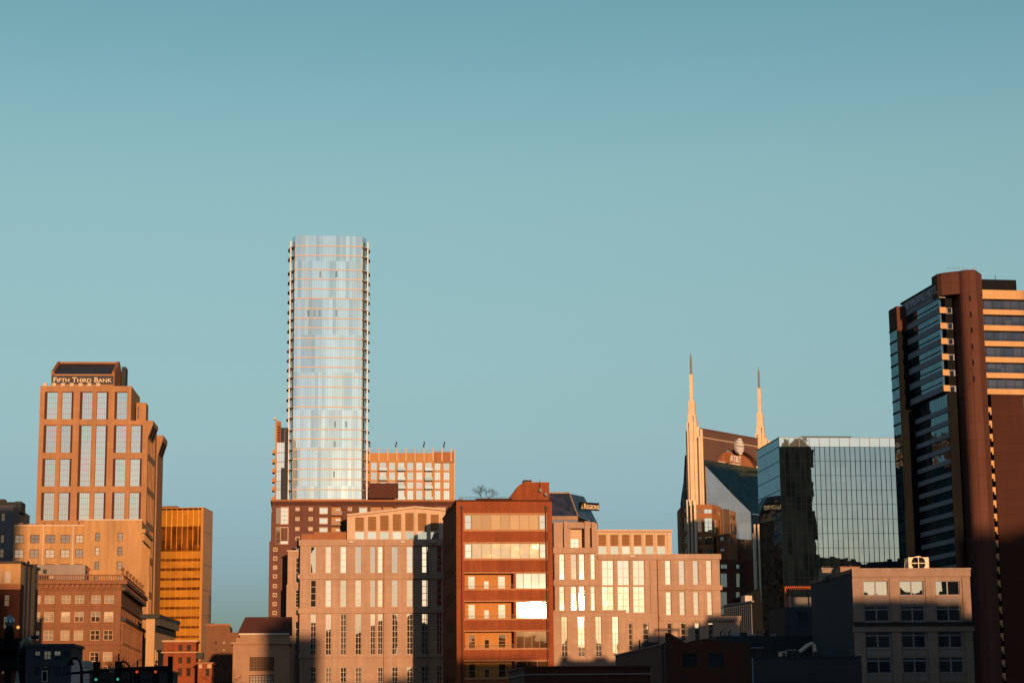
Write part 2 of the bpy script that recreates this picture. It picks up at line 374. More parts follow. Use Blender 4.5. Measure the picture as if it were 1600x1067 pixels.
mat_glass('clear_glass', (.22, .27, .28), (.85, .95, .95), .6, wave=.006, blind=.2)
mat_wall('navy_panel', (.035, .045, .065), .08, streak=0)
mat_wall('apricot_stucco', (.48, .265, .115), .08)
mat_glass('mansard_glass', (.035, .03, .03), (.55, .6, .68), .25, wave=.006, panel=(1.6, 1.6), tilt=.01)
mat_wall('spire_stone', (.84, .70, .50), .05, joint=(3, 2.2, .06), jdark=.9)
mat_wall('spire_steel', (.33, .29, .27), .05, rough=.4, metal=.3, streak=0)
mat_wall('crown_granite', (.15, .09, .078), .08, joint=(50, 1.1, .12), jdark=.75)
mat_glass('bat_glass', (.10, .09, .075), (.88, .84, .72), .58, wave=.006, panel=(2.6, 3.9), tilt=.005, pvar=.08)
mat_glass('bat_roof_glass', (.006, .016, .022), (.16, .24, .28), .06, rough=.1, wave=.003, panel=(1.3, 1.3), tilt=.004)
mat_wall('logo_white', (.78, .78, .80), .03, streak=0)
mat_wall('logo_grey', (.36, .40, .44), .03, streak=0)
mat_glass('cube_glass', (.012, .022, .026), (.40, .54, .60), .60, rough=.006, wave=.0030, wscale=.10, panel=(1.5, 4.1), tilt=.0009, pvar=.06)
mat_wall('cube_mullion', (.012, .018, .022), .05, rough=.8, streak=0, spec=.03)
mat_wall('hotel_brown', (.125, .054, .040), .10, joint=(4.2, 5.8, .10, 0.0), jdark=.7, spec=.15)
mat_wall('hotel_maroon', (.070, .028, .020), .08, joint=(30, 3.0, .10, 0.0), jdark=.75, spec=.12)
mat_wall('hotel_cream', (.62, .40, .20), .05)
mat_wall('hotel_grey', (.30, .325, .36), .06)
mat_glass('hotel_glass', (.02, .04, .05), (.5, .72, .82), .22, wave=.004, panel=(1.5, 4.0), tilt=.01)
mat_glass('hotel_glass_dark', (.035, .035, .042), (.55, .6, .66), .16, wave=.010, panel=(2.4, 4.0), tilt=.012)
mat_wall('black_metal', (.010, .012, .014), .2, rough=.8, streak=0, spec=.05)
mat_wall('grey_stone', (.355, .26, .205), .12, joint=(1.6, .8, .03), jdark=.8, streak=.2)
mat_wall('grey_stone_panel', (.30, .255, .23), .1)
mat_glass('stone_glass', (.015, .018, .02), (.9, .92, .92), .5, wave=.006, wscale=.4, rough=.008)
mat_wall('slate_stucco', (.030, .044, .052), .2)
mat_wall('sheet_metal', (.58, .50, .40), .08, rough=.5, metal=.2)
mat_wall('low_brick', (.10, .035, .02), .2, joint=(.6, .2, .02), jdark=.8)
mat_wall('canopy_red', (.40, .10, .035), .1)
mat_wall('bark', (.06, .04, .03), .2)
mat_wall('asphalt', (.05, .05, .052), .2)
mat_wall('concrete', (.28, .26, .24), .15)
mat_wall('dark_city', (.05, .05, .055), .15)
mat_emit('signal_red', (1, .10, .05), .4); mat_emit('signal_green', (.12, .9, .55), .28); mat_emit('signal_amber', (1, .5, .12), .7)
mat_wall('panel_white', (.62, .56, .5), .1)
mat_wall('sign_green', (.28, .30, .12), .05, streak=0)
mat_wall('letter_pale', (.62, .62, .64), .05, streak=0)
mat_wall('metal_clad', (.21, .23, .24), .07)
mat_glass('globe_glass', (.10, .16, .18), (.7, .85, .9), .3, rough=.2)
mat_wall('lamp_steel', (.30, .30, .29), .05, streak=0)

# ------------------------------------------------------------------ ground
def flat(name, x0, x1, y0, y1, z, mat):
    m = MB(); m.quad((x0, y0, z), (x1, y0, z), (x1, y1, z), (x0, y1, z)); o = m.build(name, M[mat]); o['kind'] = 'structure'; return o
flat('ground', -7000, 7000, -7000, 9000, 0, 'asphalt')
flat('road', -22, -10, -200, 600, .004, 'asphalt')
m = MB(); m.box(Plane((0, 0), 0), -10, -6.5, -.3, .13, -200, 600); m.box(Plane((0, 0), 0), -25.5, -22, -.3, .13, -200, 600)
m.build('pavement', M['concrete'])['kind'] = 'structure'
m = MB()
for i in range(60): m.box(Plane((0, 0), 0), -16.08, -15.92, .004, .008, -190 + 12 * i, -186 + 12 * i)
m.build('road_marking', M['panel_white'])['kind'] = 'structure'

# ------------------------------------------------------------------ ochre bank tower (left)
def bank_tower():
    root, P = bld('bank_tower', 'ochre stone office tower with tall window bays and a lettered rooftop sign', 'office tower', 63, 610, 640, 4)
    a0 = 0.0; aR1 = P.a(205, 625); aR2 = P.a(231, 690)
    bT1, bT2 = P.b(130, 603), P.b(215, 657)
    c1 = [(69.6, 89.2), (96.3, 114.7), (124.7, 143.8), (150.9, 169.3), (179, 198.2)]
    A = [(P.a(x0, 633), P.a(x1, 633)) for x0, x1 in c1] + [(P.a(204.2, 685), P.a(222.6, 685))]
    B = [(P.b(120, y1), P.b(120, y0)) for y0, y1 in ((612, 654.7), (664, 707), (716.5, 759.5), (769, 812.5), (823, 866), (877, 920), (931, 974))]
    hs = []
    for i in range(6):
        for j, (y0, y1) in enumerate(B):
            if i == 5 and j == 0: continue
            if i in (2, 3) and j == 1: y0 = B[2][0]
            if i in (2, 3) and j == 2: continue
            hs.append((A[i][0], A[i][1], y0, y1))
    m = MB(); dep = 1.0
    m.wall(P, a0, aR1, bT2, bT1, [h for h in hs if h[3] > bT2 + 1], dep); m.wall(P, a0, aR2, -.5, bT2, [h for h in hs if h[3] < bT2], dep)
    m.wall(P.right(aR1), 0, 24, bT2, bT1); m.wall(P.left(0, 30), 0, 30, -.5, bT1)
    side = [(k * 4.2 + 2.2, k * 4.2 + 4.6, y0, y1) for k in range(5) for (y0, y1) in B[1:]]
    m.wall(P.right(aR2), 0, 26, -.5, bT2, side, .5)
    m.quad(P.pt(0, bT2, .05), P.pt(aR2, bT2, .05), P.pt(aR2, bT2, 26), P.pt(0, bT2, 26)); m.quad(P.pt(0, bT1 - .6, .05), P.pt(aR1, bT1 - .6, .05), P.pt(aR1, bT1 - .6, 24), P.pt(0, bT1 - .6, 24))
    m.wall(P.back(26), 0, aR2, -.5, bT2)
    m.build('wall', M['ochre_stone'], root)
    for h in hs:
        n = max(5, round((h[3] - h[2]) / (B[0][1] - B[0][0]) * 5))
        window(root, P, h, 6, n, M['ftb_glass'], M['ochre_mullion'], dep=1.0, fw=.13, mw=.09)
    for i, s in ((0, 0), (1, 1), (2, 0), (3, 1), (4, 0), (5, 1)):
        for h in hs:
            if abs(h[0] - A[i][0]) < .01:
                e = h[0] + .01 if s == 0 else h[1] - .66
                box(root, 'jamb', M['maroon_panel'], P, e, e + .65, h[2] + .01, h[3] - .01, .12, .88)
    RS = P.right(aR2)
    for h in side:
        window(root, RS, h, 2, 5, M['dim_glass'], M['ochre_mullion'], dep=.5)
    # flared stone caps at the right shoulder and on the set-back wing
    f = MB(); xa, xt = P.a(231, 684), P.a(239.5, 657)
    f.poly(P, [(xa + .003, P.b(231, 684)), (xt, P.b(239, 657) - .9), (xt, P.b(239, 657)), (xa + .003, P.b(231, 657))], 0, 15); f.build('flared_cap', M['ochre_stone'], root)
    def slot(Pl, x0, y0, x1, y1, d0, d1, nm):  # dark slot window set on the outward-leaning face
        s = MB(); lp = lambda f, e: (x0 + (x1 - x0) * f + e, y0 + (y1 - y0) * f)
        pts = [lp(.12, .06), lp(.88, .06)]
        s.prism([Pl.pt(*pts[0], d0), Pl.pt(*pts[1], d0), Pl.pt(*pts[1], d1), Pl.pt(*pts[0], d1)], [Pl.pt(a - .3, b, d) for (a, b), d in zip((pts[0], pts[1], pts[1], pts[0]), (d0, d0, d1, d1))]); s.build(nm, M['black_metal'], root)
    slot(P, xa, P.b(231, 684), xt, P.b(239, 657) - .9, 2.5, 6.4, 'slot_window'); slot(P, xa, P.b(231, 684), xt, P.b(239, 657) - .9, 8, 12.4, 'slot_window')
    Q = P.back(27)
    wl, wr, wt = Q.a(238, 720), Q.a(246, 720), Q.b(250, 680)
    w = MB(); w.box(Q, wl, wr, -.5, wt, 0, 18); w.poly(Q, [(wr + .003, Q.b(252, 712)), (Q.a(255, 686), wt - 1.2), (Q.a(255, 686), wt), (wr + .003, wt)], 0, 14)
    w.build('wing', M['ochre_stone'], root); slot(Q, wr, Q.b(252, 712), Q.a(255, 686), wt - 1.2, 2, 6, 'slot_window'); slot(Q, wr, Q.b(252, 712), Q.a(255, 686), wt - 1.2, 7.5, 12, 'slot_window')
    # penthouse block behind the shoulder
    K = P.back(8); k = MB(); k.box(K, *K.r(213, 629, 228, 658), 0, 7); pw = k.build('penthouse', M['ochre_stone'], root)
    window(pw, K, K.r(214.5, 634, 218, 655), 1, 2, M['dim_glass'], M['ochre_mullion'], dep=-.05)
    # crown: lettered band under a dark sloping roof between stone gables
    dF, dR = 3.0, 15.0; x0, x1 = P.a(80, 594, dF), P.a(179, 594, dF); bE = P.b(130, 584.5, dF); bR = P.b(140, 569, dR); b0 = bT1 - .5
    c = MB()
    c.box(P, x0, x1, b0, bE, dF, dF + 1.5); c.box(P, x0 + .5, x1 - .5, b0, bE - 1, dF + 1.5, dR + 6)
    c.build('crown_wall', M['ochre_stone'], root)
    for e in (x0 - .02, x1 - .9):
        g = MB()
        pts = [(dF, b0), (dF, bE + .9), (dR, bR + .9), (dR + 8, bR - 3), (dR + 8, b0)]
        g.prism([P.pt(e, b, d) for d, b in pts], [P.pt(e + .92, b, d) for d, b in pts])
        g.build('gable', M['terracotta'], root)
    r = MB(); r.prism([P.pt(x0 + .95, b, d) for d, b in ((dF, bE + .01), (dR, bR), (dR + 8, bR - 4), (dR + 8, bE))], [P.pt(x1 - .95, b, d) for d, b in ((dF, bE + .01), (dR, bR), (dR + 8, bR - 4), (dR + 8, bE))])
    rf = r.build('roof', M['dark_roof_metal'], root)
    box(root, 'ridge_beam', M['terracotta'], P, x0 + .95, x1 - .95, bR + .02, bR + .7, dR - .5, dR + .5)
    sb = box(root, 'sign_board', M['sign_dark'], P, *P.r(81, 587, 177, 600.2, dF), dF - .3, dF - .003)
    ta = P.r(84, 589.8, 175, 597.4, dF); text(sb, 'Fifth Third Bank', P, *ta, dF - .32, M['letter_cream'], caps=True, bold=.012)
    for i in range(7): box(root, 'parapet_block', M['pale_frame'], P, *[q + i * 2.85 for q in P.r(88, 0, 94, 0)[:2]], bT1 + .003, bT1 + 1.1, .6, 1.6)
    h = P.back(18); box(root, 'rooftop_unit', M['slate_stucco'], h, *h.r(190, 573, 196, 606), 0, 6)
bank_tower()

# ------------------------------------------------------------------ left group
def left_group():
    root, P = bld('concrete_block', 'dull grey concrete building cut off by the left edge of the view', 'office building', 0, 800, 560, 5)
    aL, aR = -30, P.a(21, 800); bT = P.b(15, 789)
    hs = windows(root, P, [(-14, -6), (1.5, 8)], 807, [(801, 814), (835, 848), (857, 871), (880, 893)], 5, 1, 2, M['dim_glass'], M['dark_iron'])
    hs += windows(root, P, [(5.5, 12)], 843, [(835, 848), (857, 871), (880, 893)], 8, 1, 2, M['dim_glass'], M['dark_iron']) if False else []
    shell(root, P, aL, aR, bT, 30, M['grey_concrete'], hs)
    h = P.back(9); box(root, 'penthouse', M['slate_stucco'], h, *h.r(24, 783, 33, 800), 0, 8)
    q = P.back(3); box(root, 'rooftop_unit', M['dark_iron'], q, *q.r(-12, 779.5, 7, 792), 0, 4); box(root, 'rooftop_duct', M['dark_iron'], q, *q.r(7.2, 784, 24, 789), 0, 1)
    box(root, 'pipe', M['slate_stucco'], P, *P.r(21.3, 826, 22.6, 880), -.2, -.003)

    root, P = bld('cream_block', 'tall cream stucco building with a plain windowed end wall below the ochre tower', 'office building', 131, 830, 520, 6)
    aW0 = P.a(21, 850, 4); aR = P.a(221.5, 830); bT = P.b(180, 813); W = P.back(4); bW = W.b(80, 822)
    kw = dict(glass=M['office_glass'], frame=M['maroon_panel'])
    hf = windows(root, P, [(149, 156), (184, 192)], 838, [(832, 845), (854, 867.5), (877, 890), (900, 913)], 170, 1, 2, dep=.3, **kw)
    hw = windows(root, W, [(23, 37.6), (47, 61.5), (71, 86.2), (95, 109.7), (118, 130)], 842, [(835.5, 848.3), (858, 871.5), (881, 894)], 75, 2, 2, dep=.3, **kw)
    side = [(1.5 + k * 3.6, 3.2 + k * 3.6, 6 + j * 4.0, 8.2 + j * 4.0) for k in range(7) for j in range(1, 11)]
    shell(root, P, 0, aR, bT, 27, M['cream_stucco'], hf, .3, rside=side)
    RS = P.right(aR)
    for h in side: window(root, RS, h, 1, 2, M['dim_glass'], M['maroon_panel'], dep=.3)
    m = MB(); m.wall(W, aW0, -.003, -.5, bW, hw, .3); m.quad(W.pt(aW0, bW - .3, 0), W.pt(0, bW - .3, 0), W.pt(0, bW - .3, 22), W.pt(aW0, bW - .3, 22)); m.build('wing', M['cream_stucco'], root)
    box(root, 'coping', M['peach_light'], W, aW0, -.01, bW, bW + .45, -.25, .6)
    box(root, 'coping', M['pale_frame'], P, -.15, aR + .15, bT, bT + .35, -.2, .5)
    for x in (67.5, 114): box(root, 'downpipe', M['pale_frame'], W, *[W.a(x, 850) + e for e in (-.12, .12)], 8, bW - .02, -.22, -.02)
    cm = MB()
    for k in range(9): cm.box(RS, .6 + k * 2.9, 1.7 + k * 2.9, bT - 5.2, bT - 3.3, -.7, -.003)
    cm.box(RS, 0, 27, bT - 3.2, bT - 2.2, -1.0, -.003); cm.build('cornice', M['cream_stucco'], root)
    cm = MB()
    for k in range(8): cm.box(RS, .3 + k * 3.6, .7 + k * 3.6, 2, bT - 5.3, -.25, -.003)
    cm.build('pilaster', M['cream_stucco'], root)
    b = MB()
    for x0, x1, h in ((30, 36, 4.5), (44, 51, 3), (54, 60, 3), (67, 69.5, 5.5), (81, 82.4, 4), (88, 110, 2.5), (121, 123.4, 5.5)):
        q = W.back(5); a, c_, d_, e = q.r(x0, 823 - h, x1, 824); b.box(q, a, c_, bW - .4, e + .4, 0, 1.5)
    b.build('roof_gear', M['terracotta'], root)

    # corniced stone hotel-like block in front
    root, P = bld('corniced_block', 'orange stone building with heavy cornice, urns and a colonnaded side', 'office building', 56, 940, 430, 6.5)
    aL = P.a(30, 950); aR = P.a(189, 950); bC = P.b(120, 912); D_ = 64.4
    cols = [(57, 63.5), (69.5, 85), (96, 110.5), (117, 131.5), (142.5, 157.5), (163, 178)]
    hf = windows(root, P, cols, 935, [(929.5, 942.5), (955, 971.5), (984, 1000), (1018, 1033), (1040, 1055)], 120, 2, 2, M['office_glass'], M['cream_paint'], dep=.4, fw=.14, mw=.14, trans=[.55])
    RS = P.right(aR)
    side = []
    for k in range(13):
        for (y0, y1) in ((1.0, 5.5), (11.5, 14), (14.8, 18), (18.8, 22), (23.4, 25.2)): side.append((2.0 + k * 4.7, 4.6 + k * 4.7, y0, y1))
    shell(root, P, aL, aR, bC, D_, M['old_stone'], hf, .4, rside=side)
    for h in side: window(root, RS, h, 1, 2, M['dim_glass'], M['dark_iron'], dep=.35)
    ring(root, 'cornice', M['old_stone_trim'], P, aL, aR, bC - .1, bC + .75, D_, 1.3)
    ring(root, 'cornice', M['old_stone_trim'], P, aL, aR, P.b(120, 921), P.b(120, 919.3), D_, .7)
    ring(root, 'string_course', M['old_stone_trim'], P, aL, aR, P.b(120, 947), P.b(120, 944.8), D_, .25)
    ring(root, 'string_course', M['old_stone_trim'], P, aL, aR, P.b(120, 1007), P.b(120, 1003.5), D_, .6)
    ring(root, 'string_course', M['old_stone_trim'], P, aL, aR, P.b(120, 1014.5), P.b(120, 1012.5), D_, .3)
    d = MB(); k = aL
    while k < aR: d.box(P, k, k + .55, P.b(120, 918.8), bC - .15, -.95, -.003); k += 1.1
    k = .2
    while k < D_: d.box(RS, k, k + .55, P.b(120, 918.8), bC - .15, -.95, -.003); k += 1.1
    d.build('dentil', M['old_stone_trim'], root)
    d = MB()
    for x0, x1 in cols[1:]:
        for y in (950.5, 976.5):
            a = (P.a(x0, y) + P.a(x1, y)) / 2; bb = P.b(120, y); d.poly(P, [(a + .75 * math.cos(t), bb + .38 * math.sin(t)) for t in [i * math.pi / 5 for i in range(10)]], -.12, -.004)
    d.build('swag_ornament', M['old_stone_trim'], root)
    for k in range(14):
        c = MB(); x = .9 + k * 4.7; p = RS.pt(x, 11, -.32); c.lathe(p, [(.62, 0), (.62, .4), (.48, .6), (.40, 10.2), (.6, 10.6), (.66, 11.2)], 10); c.build('column', M['old_stone'], root)
    box(root, 'entablature', M['dark_iron'], RS, -.3, D_, 22.35, 23.0, -1.15, -.003); box(root, 'entablature', M['dark_iron'], RS, -.3, D_, 8.4, 9.6, -1.0, -.003)
    box(root, 'frieze', M['dark_iron'], RS, .1, D_, bC - 1.5, bC - .12, -.93, -.003)
    # balustrade with urns
    b = MB(); k = aL
    while k < aR - .2: b.box(P, k, k + .2, bC + .75, bC + 1.75, -.5, -.3); k += .5
    b.box(P, aL, aR, bC + 1.75, bC + 2.0, -.6, -.2); k = .2
    while k < D_: b.box(RS, k, k + .2, bC + .75, bC + 1.75, -.5, -.3); k += .5
    b.box(RS, -.2, D_, bC + 1.75, bC + 2.0, -.6, -.2); b.build('balustrade', M['old_stone_trim'], root)
    for p in [P.pt(P.a(138, 900), 0, -.4), P.pt(aR + .2, 0, -.3)] + [RS.pt(9.4 + 9.4 * i, 0, -.4) for i in range(6)]:
        u = MB(); u.lathe((p.x, p.y, bC + 2.0), [(.26, 0), (.26, .3), (.1, .45), (.16, .6), (.42, 1.05), (.46, 1.25), (.3, 1.35), (.1, 1.55)], 10); u.build('urn', M['old_stone_trim'], root)
    q = P.back(9); box(root, 'penthouse', M['grey_stone_panel'], q, *q.r(52, 882, 133, 909), 0, 8)
    w = P.back(8.6); box(root, 'vent_window', M['dark_iron'], w, *w.r(67, 889, 73, 895.5), .1, .38); box(root, 'rooftop_duct', M['slate_stucco'], w, *w.r(55, 899, 77, 904), -.8, .3)
    box(root, 'rooftop_unit', M['peach_light'], w, *w.r(78, 899.5, 86, 907), -1.2, .1)

    # brick end building at the left edge
    root, P = bld('brick_corner_building', 'dark brick building with a cream top floor at the left edge of the view', 'building', 0, 900, 330, 3)
    aL, aR = -14, P.a(31, 930); bT = P.b(15, 880); bM = P.b(15, 912)
    hf = windows(root, P, [(-9, 1.2), (6.8, 16.5)], 900, [(892, 910)], 10, 2, 3, M['office_glass'], M['peach_light'], dep=.25)
    hb = windows(root, P, [(-14, -4), (5.5, 15)], 937, [(928, 947), (962, 982), (998, 1018), (1034, 1053)], 8, 1, 2, M['dim_glass'], M['brick_dark'], dep=.3)
    m = MB(); m.wall(P, aL, aR, -.5, bM, hb, .3); m.wall(P.right(aR), 0, 16, -.5, bM); m.build('wall', M['brick_dark'], root)
    m = MB(); m.wall(P, aL, aR, bM, bT, hf, .25, -.003); m.wall(P.right(aR), 0, 16, bM, bT); m.quad(P.pt(aL, bT - .2, 0), P.pt(aR, bT - .2, 0), P.pt(aR, bT - .2, 16), P.pt(aL, bT - .2, 16)); m.build('top_floor', M['cream_stucco'], root)
    box(root, 'coping', M['dark_iron'], P, aL, aR + .35, bT, bT + .35, -.4, 16)
    box(root, 'sill_band', M['terracotta'], P, aL, aR + .1, bM - .9, bM - .02, -.2, -.003)
    for x0, x1, y, d in ((33, 38.5, 880, 3.2), (39.5, 41.5, 876, 5.2), (42.8, 45, 882, 6.6), (47.2, 53, 881, 9)):
        q = P.back(d); box(root, 'buttress', M['dark_iron'] if x0 > 45 else M['slate_stucco'], q, q.a(x0, 960), q.a(x1, 960), -.5, q.b(x0, y), 0, 1.2)
    q = P.back(5.8); box(root, 'pilaster', M['old_stone'], q, q.a(41.6, 960), q.a(43, 960), -.5, q.b(42, 883), 0, .8)

    # low dark block in front of the corniced one
    root, P = bld('low_dark_building', 'low unlit blue-black building under the corniced stone block', 'building', 52, 1030, 330, 5)
    aR = P.a(112, 1030); bT = P.b(80, 1010)
    hf = windows(root, P, [(54, 63), (68, 80), (84, 96), (99, 109)], 1025, [(1016, 1030), (1040, 1056)], 80, 2, 2, M['hotel_glass'], M['navy_panel'], dep=.2)
    shell(root, P, P.a(40, 1030), aR, bT, 14, M['navy_panel'], hf, .2)
    ring(root, 'coping', M['navy_panel'], P, P.a(40, 1030), aR, bT, bT + .5, 14, .3)

    # narrow pale building with a deep black cornice
    root, P = bld('narrow_cornice_building', 'narrow pale building with deep black overhanging cornice beside the gold tower', 'building', 232, 990, 470, 2)
    aR = P.a(241.5, 990); bT = P.b(238, 966); aL = P.a(228, 990); RS = P.right(aR)
    side = [(1.3 + k * 2.9, 3.2 + k * 2.9, y0, y1) for k in range(12) for (y0, y1) in ((1, 4.2), (5.2, 8.6), (9.6, 13), (14, 17.5))]
    shell(root, P, aL, aR, bT, 36, M['cream_paint'], (), .35, rside=side)
    for h in side: window(root, RS, h, 1, 1, M['office_glass'], M['dark_iron'], dep=.4)
    ring(root, 'cornice', M['dark_iron'], P, aL, aR, bT, bT + 1.0, 36, 1.2)
    b = MB()
    for k in range(12): b.box(RS, .4 + k * 2.9, 1.1 + k * 2.9, bT - 1.6, bT - .003, -1.3, -.003)
    b.build('bracket', M['dark_iron'], root)
    box(root, 'frieze', M['slate_stucco'], RS, .2, 35.8, bT - 3.0, bT - 1.65, -.25, -.003)

    # small red brick houses
    root, P = bld('red_brick_house', 'small red brick building with stone ledges, taller of the two below the gold tower', 'building', 262, 1020, 450, 6)
    aL, aR = P.a(255, 1030), P.a(306, 1030); bT = P.b(285, 1002.5)
    hf = windows(root, P, [(279, 285), (292, 298.5)], 1012, [(1007, 1016), (1026, 1037), (1043, 1056)], 288, 1, 2, M['dim_glass'], M['brick_dark'], dep=.35)
    shell(root, P, aL, aR, bT, 11, M['brick'], hf, .35)
    ring(root, 'cornice', M['cream_paint'], P, aL, aR, bT, bT + .4, 11, .35); ring(root, 'ledge', M['cream_paint'], P, aL, aR, P.b(285, 1019.5), P.b(285, 1018), 11, .5)
    ring(root, 'ledge', M['brick'], P, aL, aR, P.b(285, 1037), P.b(285, 1036), 11, .15)
    box(root, 'bay_window', M['dark_iron'], P.right(aR), 2, 6, P.b(300, 1028), P.b(300, 1019), -1.5, -.003)
    root, P = bld('low_brick_house', 'low red brick house with one dark window, shorter of the two below the gold tower', 'building', 312, 1045, 440, 6)
    aL, aR = P.a(309, 1050), P.a(331, 1050); bT = P.b(320, 1037)
    hf = windows(root, P, [(321, 327)], 1050, [(1044, 1056)], 324, 1, 2, M['dim_glass'], M['dark_iron'], dep=.3)
    shell(root, P, aL, aR, bT, 10, M['brick'], hf, .3); ring(root, 'cornice', M['terracotta'], P, aL, aR, bT, bT + .4, 10, .3)
    for k in (0, 1): box(root, 'corner_stone', M['cream_paint'], P, *( (aL + .2, aL + .9) if k == 0 else (aR - 1.0, aR - .1)), bT - .9, bT - .02, -.2, -.003)

    # brown block between gold tower and limestone building
    root, P = bld('brown_brick_block', 'weathered brown brick block with tiny windows left of the limestone building', 'building', 329, 1000, 560, 6)
    aL, aR = P.a(322, 1000), P.a(359, 1000); bT = P.b(345, 977)
    hf = windows(root, P, [(335, 339), (347.5, 352)], 1020, [(1001, 1006), (1013, 1017), (1025, 1030), (1040, 1045)], 345, 1, 1, M['office_glass'], M['brown_brick'], dep=.2, fw=.1)
    shell(root, P, aL, aR, bT, 20, M['brown_brick'], hf, .2); box(root, 'coping', M['terracotta'], P, aL, aR, bT, bT + .5, -.2, .5)
    q = P.back(5); box(root, 'rooftop_unit', M['dark_iron'], q, *q.r(331, 973, 334, 979), 0, 2)
    box(root, 'wing', M['brown_brick'], P, aR + .003, P.a(373, 1000), -.5, P.b(365, 987.5), .5, 16)

    # limestone building with dark hipped roof
    root, P = bld('limestone_building', 'low limestone building with a dark hipped roof and gridded windows', 'building', 364, 1010, 450, 6)
    aL, aR = 0.0, P.a(452, 1010); bT = P.b(400, 1006); bA = P.b(400, 991)
    h2 = windows(root, P, [(390, 428)], 1040, [(1026, 1047.5), (1054, 1076)], 405, 8, 5, M['office_glass'], M['maroon_panel'], dep=.4, fw=.15, mw=.1)
    shell(root, P, aL, aR, bT, 22, M['limestone'], h2, .4)
    ring(root, 'cornice', M['limestone'], P, aL, aR, bT, bT + .5, 22, .55)
    q = P.back(2.2); box(root, 'attic', M['limestone'], q, q.a(375, 995), q.a(452, 995), bT + .1, bA, 0, 16)
    box(root, 'attic_step', M['limestone'], P.back(1.2), q.a(369.5, 1000), q.a(453, 1000), bT + .5, P.b(400, 995.5), 0, 18)
    box(root, 'attic_cornice', M['pale_frame'], q, q.a(375, 995) - .3, q.a(452, 995), bA, bA + .4, -.4, 16.2)
    r0, r1 = q.a(371, 985), q.a(456, 985); z0, z1 = bA + .4, q.b(405, 964, 5)
    r = MB(); r.prism([q.pt(r0, z0, .3), q.pt(r1, z0, .3), q.pt(r1, z0, 16), q.pt(r0, z0, 16)], [q.pt(r0 + 1.6, z1, 3.5), q.pt(r1, z1, 3.5), q.pt(r1, z1, 13), q.pt(r0 + 1.6, z1, 13)]); r.build('roof', M['maroon_panel'], root)
left_group()

def gold_tower():
    root, P = bld('gold_glass_tower', 'gold mirrored glass office tower with dark window bands', 'office tower', 243, 820, 700, -3)
    aL = P.a(238, 850); aR = P.a(317, 850); bT = P.b(285, 794); Dp = 16
    m = MB(); m.box(P, aL, aR, -.5, bT - .4, .12, Dp); m.build('core', M['gold_dark'], root)
    ys = [822, 829, 846.5, 856.5, 861, 872.5, 876.5, 887, 891.5, 902.5, 906.5, 917, 921.5, 932.5, 936.5, 947.5, 951.5, 962.5, 966.5, 977.5, 981.5, 992.5, 996.5, 1008, 1012, 1024, 1028, 1040, 1044, 1056]
    a1 = P.a(313.5, 850)
    y = 800
    g = MB(); g.quad(P.pt(aL, P.b(285, 822), -.05), P.pt(a1, P.b(285, 822), -.05), P.pt(a1, P.b(285, 797), -.05), P.pt(aL, P.b(285, 797), -.05)); g.build('crown_screen', M['gold_glass'], root)
    for i in range(len(ys) - 1):
        b1, b0 = P.b(285, ys[i]), P.b(285, ys[i + 1]); dark = i in (0, 2) or (i > 2 and i % 2 == 1)
        if i == 1: dark = True
        g = MB(); g.box(P, aL, a1, b0 + .01, b1 - .01, .0 if dark else -.06, .1); g.build('window_band' if dark else 'glass_band', M['gold_band' if dark else 'gold_glass'], root)
    f = MB()
    n = 9
    for i in range(n):
        a = aL + (a1 - aL) * (i + .5) / n; f.box(P, a - .09, a + .09, P.b(285, 856), bT, -.35, -.07)
        f.box(P, a - .04, a + .04, 0, P.b(285, 856), -.10, -.065)
    f.build('mullion_screen', M['gold_metal'], root)
    box(root, 'corner_pier', M['gold_metal'], P, a1 + .003, aR + .05, -.5, bT, -.2, .1)
    s = MB(); RS = P.right(aR)
    s.box(RS, .12, Dp, -.5, bT, -.06, -.003); s.build('side_wall', M['gold_side'], root)
    for y in (830, 881, 921, 960): box(root, 'side_joint', M['gold_dark'], RS, .15, Dp, P.b(285, y) - .15, P.b(285, y) + .15, -.075, -.062)
    box(root, 'coping', M['gold_metal'], P, aL, aR + .1, bT, bT + .3, -.25, Dp)
    q = P.back(4); box(root, 'penthouse', M['gold_dark'], q, *q.r(236, 790.5, 276, 797), 0, 9)
gold_tower()

